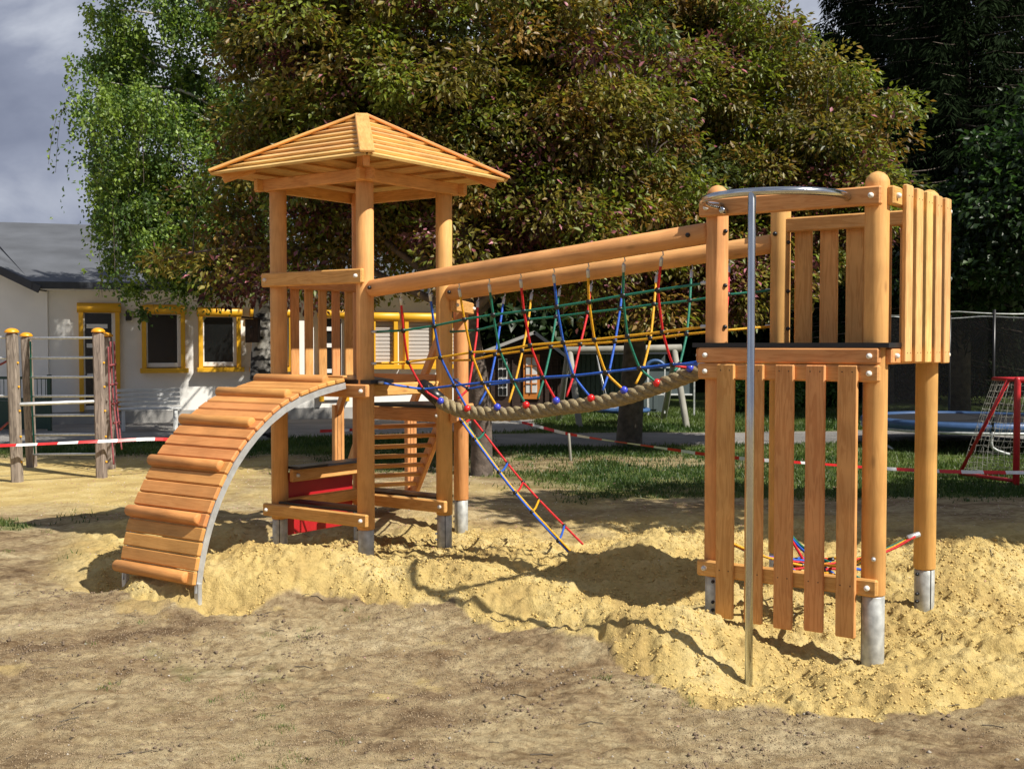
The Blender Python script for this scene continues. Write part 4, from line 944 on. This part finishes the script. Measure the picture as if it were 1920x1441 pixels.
# loose mesh of the net
m, t, b = newmat('safety_net'); tb = N(t, 'ShaderNodeBsdfTransparent'); ms = N(t, 'ShaderNodeMixShader'); ms.inputs[0].default_value = .78; b.inputs['Base Color'].default_value = (.01, .01, .012, 1)
t.links.new(b.outputs[0], ms.inputs[1]); t.links.new(tb.outputs[0], ms.inputs[2]); t.links.new(ms.outputs[0], t.nodes['Material Output'].inputs[0]); M['snet'] = m
VV = circ(rr-.03, tz)[:-1]+circ(rr-.03, 2.12)[:-1]; obj('safety_net', mesh('safety_net', VV, [(k, (k+1) % 40, 40+(k+1) % 40, 40+k) for k in range(40)], M['snet'], True), tr)
# ---- goal
gt = thing('football_goal', 'small red metal goal with a white net', 'goal', (6.3, 14.6, 0))
Yg = 14.5; g0 = at(1905, 913, Yg); gtop = at(1905, 712, Yg).z; ggz = gz(g0.x, Yg)
fpst = Vector((g0.x, Yg, 0)); other = fpst+Vector((1.75, .25, 0)); back = Vector((-.20, 1.05, 0)); bk = at(1800, 880, 15.35)
bk0 = Vector((bk.x, 15.35, 0)); bk1 = bk0+Vector((1.75, .25, 0)); tb0 = Vector((at(1862, 706, 15.0).x, 15.0, 0)); tb1 = tb0+Vector((1.75, .25, 0))
for f_, t_, b_ in ((fpst, tb0, bk0), (other, tb1, bk1)):
    log('post', 'red_paint', gt, f_+Z*(ggz), f_+Z*gtop, .040, 14, d1=True); tube('side_rail', 'red_paint', gt, [f_+Z*gtop, t_+Z*gtop], .024, 8); tube('brace', 'red_paint', gt, [f_.lerp(t_, .35)+Z*gtop, b_+Z*(ggz+.06)], .024, 8)
    tube('ground_rail', 'red_paint', gt, [f_+Z*(ggz+.05), b_+Z*(ggz+.05)], .024, 8)
log('crossbar', 'red_paint', gt, fpst+Z*gtop, other+Z*gtop, .040, 14); tube('ground_rail', 'red_paint', gt, [bk0+Z*(ggz+.05), bk1+Z*(ggz+.05)], .024, 8); tube('top_rail', 'red_paint', gt, [tb0+Z*gtop, tb1+Z*gtop], .024, 8)
VV, FF = [], []
def netpatch(a, b_, c_, d, nu, nv, sag=Vector((0, 0, 0))):
    f = lambda i, j: (a.lerp(b_, i)).lerp(d.lerp(c_, i), j)+sag*math.sin(i*math.pi)*math.sin(j*math.pi)+Vector((.006*math.sin(i*31+j*17), 0, .01*math.sin(i*23-j*29)))
    for i in range(nu+1): tubeVF([f(i/nu, j/8) for j in range(9)], .0026, 3, VV, FF)
    for j in range(nv+1): tubeVF([f(i/8, j/nv) for i in range(9)], .0026, 3, VV, FF)
netpatch(fpst+Z*gtop, tb0+Z*gtop, bk0+Z*(ggz+.05), fpst+Z*(ggz+.05), 10, 16, Vector((-.05, .05, 0)))
netpatch(tb0+Z*gtop, tb1+Z*gtop, bk1+Z*(ggz+.05), bk0+Z*(ggz+.05), 22, 16, Vector((0, -.15, -.05)))
netpatch(fpst+Z*gtop, other+Z*gtop, tb1+Z*gtop, tb0+Z*gtop, 22, 6, Vector((0, 0, -.04)))
o = obj('net', mesh('net', VV, FF, M['net']), gt); tag(o, kind='stuff')

# ================================================================== TREES
def limb(P0, P1, r0, r1, V, F, n=7, wob=.08, k=5):
    P0, P1 = Vector(P0), Vector(P1); L_ = (P1-P0).length; P = []
    for i in range(k+1):
        f = i/k; p = P0.lerp(P1, f); p += Vector((random.uniform(-1, 1), random.uniform(-1, 1), random.uniform(-.5, 1)))*wob*L_*(.5 if 0 < i < k else 0)*(1-abs(2*f-1)*.4)+Z*.10*L_*math.sin(f*math.pi); P.append(p)
    P = spline(P, 3); m_ = len(P); tubeVF(P, [r0+(r1-r0)*(i/(m_-1))**.8 for i in range(m_)], n, V, F); return P
def unit(a): return a/np.maximum(np.linalg.norm(a, axis=1, keepdims=True), 1e-6)
def crown_pts(ells, n, shell=.5):
    out = []; vol = np.array([e_[3]*e_[4]*e_[5] for e_ in ells]); cnt = (vol/vol.sum()*n).astype(int)
    for (cx, cy, cz, rx, ry, rz), c_ in zip(ells, cnt):
        d = unit(rng.normal(size=(c_, 3))); r = (shell**3+(1-shell**3)*rng.random(c_))**(1/3); lump = 1+.20*np.sin(d[:, 0]*5+cx)*np.cos(d[:, 2]*6+cz)+.10*np.sin(d[:, 1]*9+d[:, 2]*11+cx)
        out.append(np.array([cx, cy, cz])+d*(r*lump)[:, None]*np.array([rx, ry, rz]))
    return np.concatenate(out)
def broadleaf(name, label, base, trunk_top, r_trunk, ells, ncl, lpc, crad, leafL, leafW, palette, bark='bark', shell=.5, limbs=26, group=None, colfn=None, cut=None, matl='leaf', twigs=True, droop=.5):
    x, y = base; z0 = gz(x, y)-.1; t_ = thing(name, label, 'tree', (x, y, z0), group)
    CLs = crown_pts(ells, ncl, shell)
    if cut is not None: CLs = CLs[cut(CLs)]
    V, F = [], []; top = Vector(trunk_top); bs = Vector((x, y, z0))
    P = spline([bs-Z*.1, bs+Z*.25, bs.lerp(top, .5)+Vector((random.uniform(-.1, .1), 0, 0)), top], 4); m_ = len(P); tubeVF(P, [r_trunk*(1.45 if i == 0 else 1.18 if i < 3 else 1-.35*i/m_) for i in range(m_)], 12, V, F)
    idx = rng.choice(len(CLs), min(limbs, len(CLs)), replace=False); ends = []
    cm = CLs.mean(0)
    for i in idx:
        tgt = Vector(CLs[i]); st_ = bs.lerp(top, random.uniform(.72, 1.0)); 
        LP = limb(st_, tgt, r_trunk*random.uniform(.30, .5), .012, V, F, 6, .10); ends += LP[3:]
    EA = np.array([tuple(e_) for e_ in ends])
    obj('trunk', mesh('trunk', V, F, M[bark], True), t_)
    if twigs:
        V, F = [], []; sel = rng.choice(len(CLs), min(len(CLs), 420), replace=False)
        for i in sel:
            dd = np.linalg.norm(EA-CLs[i], axis=1); j = int(dd.argmin()); 
            if dd[j] < 2.4: limb(EA[j], CLs[i], .013, .004, V, F, 3, .12, 3)
        tg_ = obj('twigs', mesh('twigs', V, F, M[bark]), t_); tag(tg_, kind='stuff')
    nC = len(CLs); n = nC*lpc; ci = np.repeat(np.arange(nC), lpc); cr_ = crad*rnd(nC, .6, 1.3)
    d = unit(rng.normal(size=(n, 3))); rr_ = rng.random(n)**.45; off = d*(rr_*cr_[ci])[:, None]*np.array([1.15, 1.15, .72]); off[:, 2] -= droop*.25*(np.hypot(off[:, 0], off[:, 1])**2)/crad
    P = CLs[ci]+off
    D = unit(off+rng.normal(size=(n, 3))*.18+np.array([0, 0, -droop*.35])*crad*rng.random((n, 1))*2); Nn = unit(rng.normal(size=(n, 3))*.55+np.array([0, 0, 1.0]))
    pal = np.array([p[0] for p in palette]); wt = np.array([p[1] for p in palette], float)
    if colfn is None:
        cc_ = rng.choice(len(pal), nC, p=wt/wt.sum()); mixr = rng.random(n) < .3; k = np.where(mixr, rng.choice(len(pal), n, p=wt/wt.sum()), cc_[ci]); col = pal[k]
    else: col = colfn(P, ci, nC, n)
    col = col*rnd(n, .5, 1.4)[:, None]*rnd(nC, .65, 1.3)[ci][:, None]
    sz = rnd(n, .65, 1.25)
    leaves('crown', P, D, Nn, leafL*sz, leafW*sz, col, matl, t_, kind='stuff', base=(x, y, z0)); return t_
# flowering cherries with bronze leaves
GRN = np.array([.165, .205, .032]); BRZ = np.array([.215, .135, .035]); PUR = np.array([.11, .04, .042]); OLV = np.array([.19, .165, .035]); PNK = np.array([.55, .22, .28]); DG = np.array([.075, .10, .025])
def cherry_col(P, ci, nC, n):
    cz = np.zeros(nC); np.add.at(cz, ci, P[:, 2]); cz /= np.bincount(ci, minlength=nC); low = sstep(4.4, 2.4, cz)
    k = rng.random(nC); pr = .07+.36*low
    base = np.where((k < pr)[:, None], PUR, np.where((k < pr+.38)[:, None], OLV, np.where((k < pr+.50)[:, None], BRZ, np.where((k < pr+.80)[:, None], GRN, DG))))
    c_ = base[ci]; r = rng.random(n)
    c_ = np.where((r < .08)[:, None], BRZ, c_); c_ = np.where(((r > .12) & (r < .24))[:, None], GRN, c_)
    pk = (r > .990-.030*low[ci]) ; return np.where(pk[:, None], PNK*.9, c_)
t1x = at(903, 885, 15.6).x
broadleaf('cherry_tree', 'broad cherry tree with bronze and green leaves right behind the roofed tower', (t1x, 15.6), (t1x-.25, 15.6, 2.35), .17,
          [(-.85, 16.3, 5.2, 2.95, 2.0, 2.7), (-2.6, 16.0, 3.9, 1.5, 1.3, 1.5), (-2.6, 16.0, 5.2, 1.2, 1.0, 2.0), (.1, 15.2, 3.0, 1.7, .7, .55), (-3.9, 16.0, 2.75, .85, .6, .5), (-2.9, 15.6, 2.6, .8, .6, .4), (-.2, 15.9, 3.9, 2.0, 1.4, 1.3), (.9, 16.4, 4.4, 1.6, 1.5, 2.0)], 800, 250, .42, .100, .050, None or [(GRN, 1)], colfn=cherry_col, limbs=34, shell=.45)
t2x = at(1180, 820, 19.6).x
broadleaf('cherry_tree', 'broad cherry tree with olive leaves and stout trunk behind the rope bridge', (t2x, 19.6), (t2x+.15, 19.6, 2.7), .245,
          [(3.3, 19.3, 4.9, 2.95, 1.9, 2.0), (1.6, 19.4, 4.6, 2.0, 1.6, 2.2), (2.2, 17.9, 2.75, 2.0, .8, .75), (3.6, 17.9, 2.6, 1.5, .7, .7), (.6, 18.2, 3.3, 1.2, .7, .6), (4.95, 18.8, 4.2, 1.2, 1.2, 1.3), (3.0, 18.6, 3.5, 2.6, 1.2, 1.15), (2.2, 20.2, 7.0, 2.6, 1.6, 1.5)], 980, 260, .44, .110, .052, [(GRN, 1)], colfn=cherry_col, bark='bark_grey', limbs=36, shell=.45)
# birch
bx, by = at(490, 760, 20.5).x, 20.5; bz0 = gz(bx, by)-.1
bt_ = thing('birch_tree', 'weeping birch with fresh green leaves and black and white trunk', 'tree', (bx, by, bz0))
V, F = [], []; P = spline([Vector((bx, by, bz0-.1)), Vector((bx+.02, by, 1.2)), Vector((bx+.1, by, 4)), Vector((bx-.1, by, 7)), Vector((bx, by, 10.5))], 5); tubeVF(P, [.26-.22*(i/(len(P)-1)) for i in range(len(P))], 12, V, F)
CLB = []
for px, py, Y, r_ in [(185, 55, 20, .45), (235, 110, 20.4, .5), (175, 190, 19.9, .42), (230, 215, 20.3, .45), (300, 50, 20, .5), (330, 150, 20.6, .55), (390, 60, 20.2, .55), (300, 235, 19.8, .5), (195, 300, 20.1, .38), (255, 330, 20.2, .5),
                      (170, 385, 20.2, .42), (230, 420, 19.9, .5), (310, 370, 20.5, .55), (370, 300, 19.8, .5), (420, 200, 20.4, .55), (470, 110, 20.8, .6), (540, 50, 20.8, .6), (620, 70, 21.2, .55), (690, 40, 21.2, .5), (180, 465, 20.3, .40),
                      (245, 490, 20.2, .5), (320, 465, 19.9, .55), (390, 430, 20.3, .5), (455, 380, 20.6, .5), (430, 480, 20.1, .5), (300, 530, 20.4, .32), (360, 540, 20.2, .35), (160, 265, 20.3, .3), (480, 290, 20.8, .6), (540, 180, 21.0, .6), (160, 130, 20.2, .3), (275, 400, 21.2, .5), (210, 350, 21.3, .5), (215, 150, 21.4, .6), (350, 220, 21.5, .6), (280, -40, 20.5, .7), (420, -60, 20.6, .8), (560, -60, 21, .8), (700, -60, 21.2, .7), (190, -30, 20.4, .5)]:
    c_ = at(px+34-.03*px, py-(30 if py > 440 else 8), Y); CLB.append((np.array(c_), r_*.92))
    for j in range(2): CLB.append((np.array(c_)+rng.normal(size=3)*np.array([.22, .6, .25]), r_*.62))
for k in range(6):
    a = k*2.4; CLB.append((np.array([bx+2.3*math.cos(a), by+1.2+1.8*math.sin(a), 3.6+.5*k]), .55))
for px, py, Y, r_ in [(255, 560, 20.0, .24), (262, 600, 20.0, .14), (335, 545, 20.0, .30), (430, 535, 20.0, .30), (300, 500, 20, .40), (470, 470, 20.2, .45), (380, 565, 20.1, .20)]: CLB.append((np.array(at(px, py, Y)), r_))
for i, (c_, r_) in enumerate(CLB):
    if i % 3 == 0 or i > 119: limb((bx+.05, by, max(2.4, c_[2]-random.uniform(.6, 1.8))), c_+np.array([0, 0, .25]), .05, .010, V, F, 6, .10)
obj('trunk', mesh('trunk', V, F, M['birch'], True), bt_)
PL, DL, CI = [], [], []; V, F = [], []; i = 0
for c_, r_ in CLB:
    for q in range(int(56*(r_/.5)**2)):
        i += 1; b0 = c_+unit(rng.normal(size=(1, 3)))[0]*rng.random()**.5*r_*np.array([1.05, 1.05, .75])+np.array([0, 0, .12]); L_ = random.uniform(.15, .7)*(2.4 if q % 6 == 0 and c_[2] > 3.4 else 1); L_ = min(L_, max(.15, b0[2]-random.uniform(2.05, 2.9)))
        dx, dy = rng.normal(size=2)*.22; ks = np.linspace(0, 1, 26); px_ = b0[0]+dx*ks**.6*L_; py_ = b0[1]+dy*ks**.6*L_; pz_ = b0[2]+.12*np.sin(ks*3)-L_*ks**1.2
        PL.append(np.stack([px_, py_, pz_], 1)+rng.normal(size=(26, 3))*np.array([.05, .05, .03])); DL.append(np.tile([dx, dy, -.7], (26, 1))); CI.append(np.full(26, i))
        if i % 6 == 0: tubeVF([Vector((px_[j], py_[j], pz_[j])) for j in (0, 8, 16, 25)], .0035, 3, V, F)
ns = i+1
tag(obj('twigs', mesh('twigs', V, F, M['bark']), bt_), kind='stuff')
P = np.concatenate(PL); n = len(P); ci = np.concatenate(CI); D = unit(np.concatenate(DL)+rng.normal(size=(n, 3))*.75); Nn = unit(rng.normal(size=(n, 3))+np.array([.3, -.3, .5]))
c1_ = np.array([.20, .29, .05]); c2_ = np.array([.085, .15, .035]); mt = (rng.random(ns) < .5)[ci][:, None]; col = np.where(mt, c1_, c2_)*rnd(n, .65, 1.35)[:, None]
leaves('crown', P, D, Nn, rnd(n, .055, .09), rnd(n, .04, .06), col, 'leaf', bt_, kind='stuff', base=(bx, by, bz0))
# bird box on the birch
nbx = at(474, 620, by-.35); nbt = thing('nesting_box', 'dark wooden nesting box on the birch trunk', 'bird box', (nbx.x, nbx.y, nbx.z-.2))
bar('body', 'wood_dark', nbt, nbx-Z*.2, nbx+Z*.2, .22, .2, up=(0, -1, 0)); bar('lid', 'wood_dark', nbt, nbx+Vector((-.15, -.03, .23)), nbx+Vector((.15, -.03, .21)), .3, .03)
log('entrance_hole', 'black', nbt, nbx+Vector((0, -.09, .06)), nbx+Vector((0, -.108, .06)), .025, 10)
# tree outside the right edge: its shade lies on the lawn
broadleaf('maple_tree', 'leafy tree beyond the right edge of the photograph shading the lawn', (9.6, 8.9), (9.5, 8.9, 2.6), .2,
          [(8.5, 9.3, 4.6, 1.9, 1.7, 1.5), (10.2, 9.6, 5.2, 2.0, 1.8, 1.7), (7.2, 8.3, 4.4, 1.3, 1.2, 1.0), (5.9, 9.0, 6.4, 1.3, 1.0, .6), (7.4, 10.2, 6.2, 1.2, 1.0, .6)], 330, 150, .5, .20, .13, [(GRN, 1)], limbs=14, twigs=False)
# green maple at the right edge
broadleaf('maple_tree', 'fresh green maple at the right edge beyond the trampoline', (at(1960, 800, 25).x, 25), (at(1960, 800, 25).x, 25, 2.6), .2,
          [(10.6, 24.4, 4.2, 1.5, 1.5, 1.5), (11.8, 24.6, 5.4, 1.9, 1.5, 1.6), (9.4, 24.6, 3.0, 1.2, 1.2, .9)], 190, 85, .55, .17, .11, [((.045, .09, .02), 2), ((.022, .048, .013), 3)], limbs=14, bark='bark_grey')
# conifers
def conifer(label, x, y, h, rad, n_br, col, seed, z_lo=1.2):
    z0 = gz(x, y)-.1; t_ = thing('spruce_tree', label, 'tree', (x, y, z0), 'dark spruces beyond the lawn'); V, F = [], []
    tubeVF([Vector((x, y, z0)), Vector((x, y, z0+h*.5)), Vector((x, y, z0+h))], [.26, .16, .02], 10, V, F); Ps, Ds, Cs = [], [], []
    for k in range(n_br):
        f = (k+.5)/n_br; z_ = z_lo+(h-z_lo)*f; L_ = rad*(1-f)**.75*random.uniform(.7, 1.1)+.25; a = k*2.399+random.uniform(-.3, .3)
        dx, dy = math.cos(a), math.sin(a); ks = np.linspace(.12, 1, 170); drp = -.30*L_*ks**1.3+.12*L_*ks**3
        bx_ = x+dx*L_*ks; by_ = y+dy*L_*ks; bz_ = z_+drp
        tubeVF([Vector((x, y, z_)), Vector((bx_[80], by_[80], bz_[80])), Vector((bx_[-1], by_[-1], bz_[-1]))], [.03, .018, .005], 4, V, F)
        lat = rng.normal(size=170)*.18*L_*(.35+ks*.3)*.5; hang = -np.abs(rng.normal(size=170))*.28
        Ps.append(np.stack([bx_-dy*lat, by_+dx*lat, bz_+hang], 1)); Ds.append(np.stack([dx*.3-dy*np.sign(lat)*.6, dy*.3+dx*np.sign(lat)*.6, np.full(170, -.65)], 1)+rng.normal(size=(170, 3))*.3)
    obj('trunk', mesh('trunk', V, F, M['bark'], True), t_); P = np.concatenate(Ps); n = len(P); D = unit(np.concatenate(Ds))
    leaves('crown', P, D, unit(rng.normal(size=(n, 3))+np.array([0, -.3, .6])), rnd(n, .16, .34), rnd(n, .035, .07), np.array(col)[None]*rnd(n, .6, 1.4)[:, None], 'leaf_dark', t_, kind='stuff', base=(x, y, z0))
DK = (.012, .021, .008)
for i, (px, y, h, rad, nb2, lab) in enumerate([(1800, 28, 15, 3.4, 230, 'tall dark spruce rising behind the slatted tower'), (1660, 33, 9.5, 2.6, 150, 'shorter dark spruce half hidden by the cherry crown'),
                                       (1950, 31, 16, 3.6, 230, 'tall dark spruce at the right edge of the photograph'), (1740, 37, 13, 3.4, 170, 'dark spruce farthest back between the tall ones'), (1560, 39, 12, 3.4, 170, 'dark spruce behind the right half of the cherry crown'), (1700, 35, 19, 3.8, 240, 'tallest dark spruce between the cherry crown and the right edge'), (1610, 37, 18, 3.2, 220, 'tall narrow dark spruce showing above the right end of the cherry crown')]):
    conifer(lab, (px-960)/2200*y, y, h, rad, nb2, DK, i, 2.2 if i < 3 else 1.0)
# background belt of broadleaf trees
pal_d = [((.020, .038, .012), 3), ((.030, .055, .014), 2), ((.045, .075, .018), 1)]
for i, (px, y, zc, rx, rz, lab) in enumerate([(880, 33, 4.0, 2.8, 3.2, 'dark tree behind the garden hut'), (1060, 36, 4.6, 3.2, 3.6, 'dark tree behind the grey shed'), (1240, 35, 4.2, 3.0, 3.3, 'dark tree behind the swing frame'),
                                       (1410, 36, 4.2, 3.2, 3.4, 'dark tree seen between the posts of the slatted tower'), (1590, 36, 3.8, 2.8, 3.0, 'dark tree beyond the trampoline net'), (1780, 40, 4.0, 3.2, 3.2, 'dark tree standing behind the tall spruces'), (1950, 38, 4.0, 3.0, 3.2, 'dark tree beyond the goal at the right edge'), (700, 36, 5, 3.4, 3.6, 'dark tree rising behind the white building'), (2150, 38, 4.4, 3.2, 3.6, 'dark tree just outside the right edge'), (2400, 39, 4.6, 3.4, 3.8, 'dark tree far outside the right edge')]):
    x = (px-960)/2200*y
    broadleaf('background_tree', lab, (x, y), (x, y, 2.4), .18, [(x, y, zc, rx, 1.8, rz)], 150, 60, .75, .34, .22, pal_d, bark='bark_grey', shell=.3, limbs=10, group='dark trees beyond the lawn', twigs=False, matl='leaf')
# hedge along the back, far right bushes
n = 105000; X = rnd(n, -22, 42); Y = 41+rnd(n, -.7, .7)+.5*np.sin(X); Zz = rnd(n)**.8*(2.6+.6*np.sin(X*1.1)+.4*np.sin(X*2.7))
leaves('hedge', np.stack([X, Y, Zz-.1], 1), unit(rng.normal(size=(n, 3))), unit(rng.normal(size=(n, 3))+np.array([0, -.6, .6])), rnd(n, .26, .42), rnd(n, .15, .25), np.array([[.022, .045, .013]])*rnd(n, .6, 1.5)[:, None], 'leaf')
tag(bpy.data.objects['hedge'], 'long dark hedge closing the lawn at the back', 'hedge', None, 'stuff')
# sunlit green shrub seen through the slatted tower
for px, y, lab in ((1430, 28, 'bright green shrub seen through the left gaps of the slatted tower'), (1530, 30, 'green shrub seen through the middle gaps of the slatted tower')):
    x = (px-960)/2200*y; sb = thing('shrub', lab, 'shrub', (x, y, gz(x, y)-.05)); n = 5200; d = unit(rng.normal(size=(n, 3))); r_ = rng.random(n)**.4; P = np.array([x, y, .55])+d*r_[:, None]*np.array([.95, .7, .8]); P = P[P[:, 2] > 0]; n = len(P)
    leaves('foliage', P, unit(rng.normal(size=(n, 3))), unit(rng.normal(size=(n, 3))+np.array([.3, -.2, 1])), rnd(n, .10, .16), rnd(n, .05, .09), np.array([[.08, .16, .03]])*rnd(n, .6, 1.4)[:, None], 'leaf', sb, kind='stuff', base=(x, y, gz(x, y)-.05))
    V, F = [], []
    for k in range(8): a = k*.8; limb((x, y, 0), (x+.5*math.cos(a), y+.4*math.sin(a), .9), .02, .006, V, F, 4)
    obj('stems', mesh('stems', V, F, M['bark']), sb)
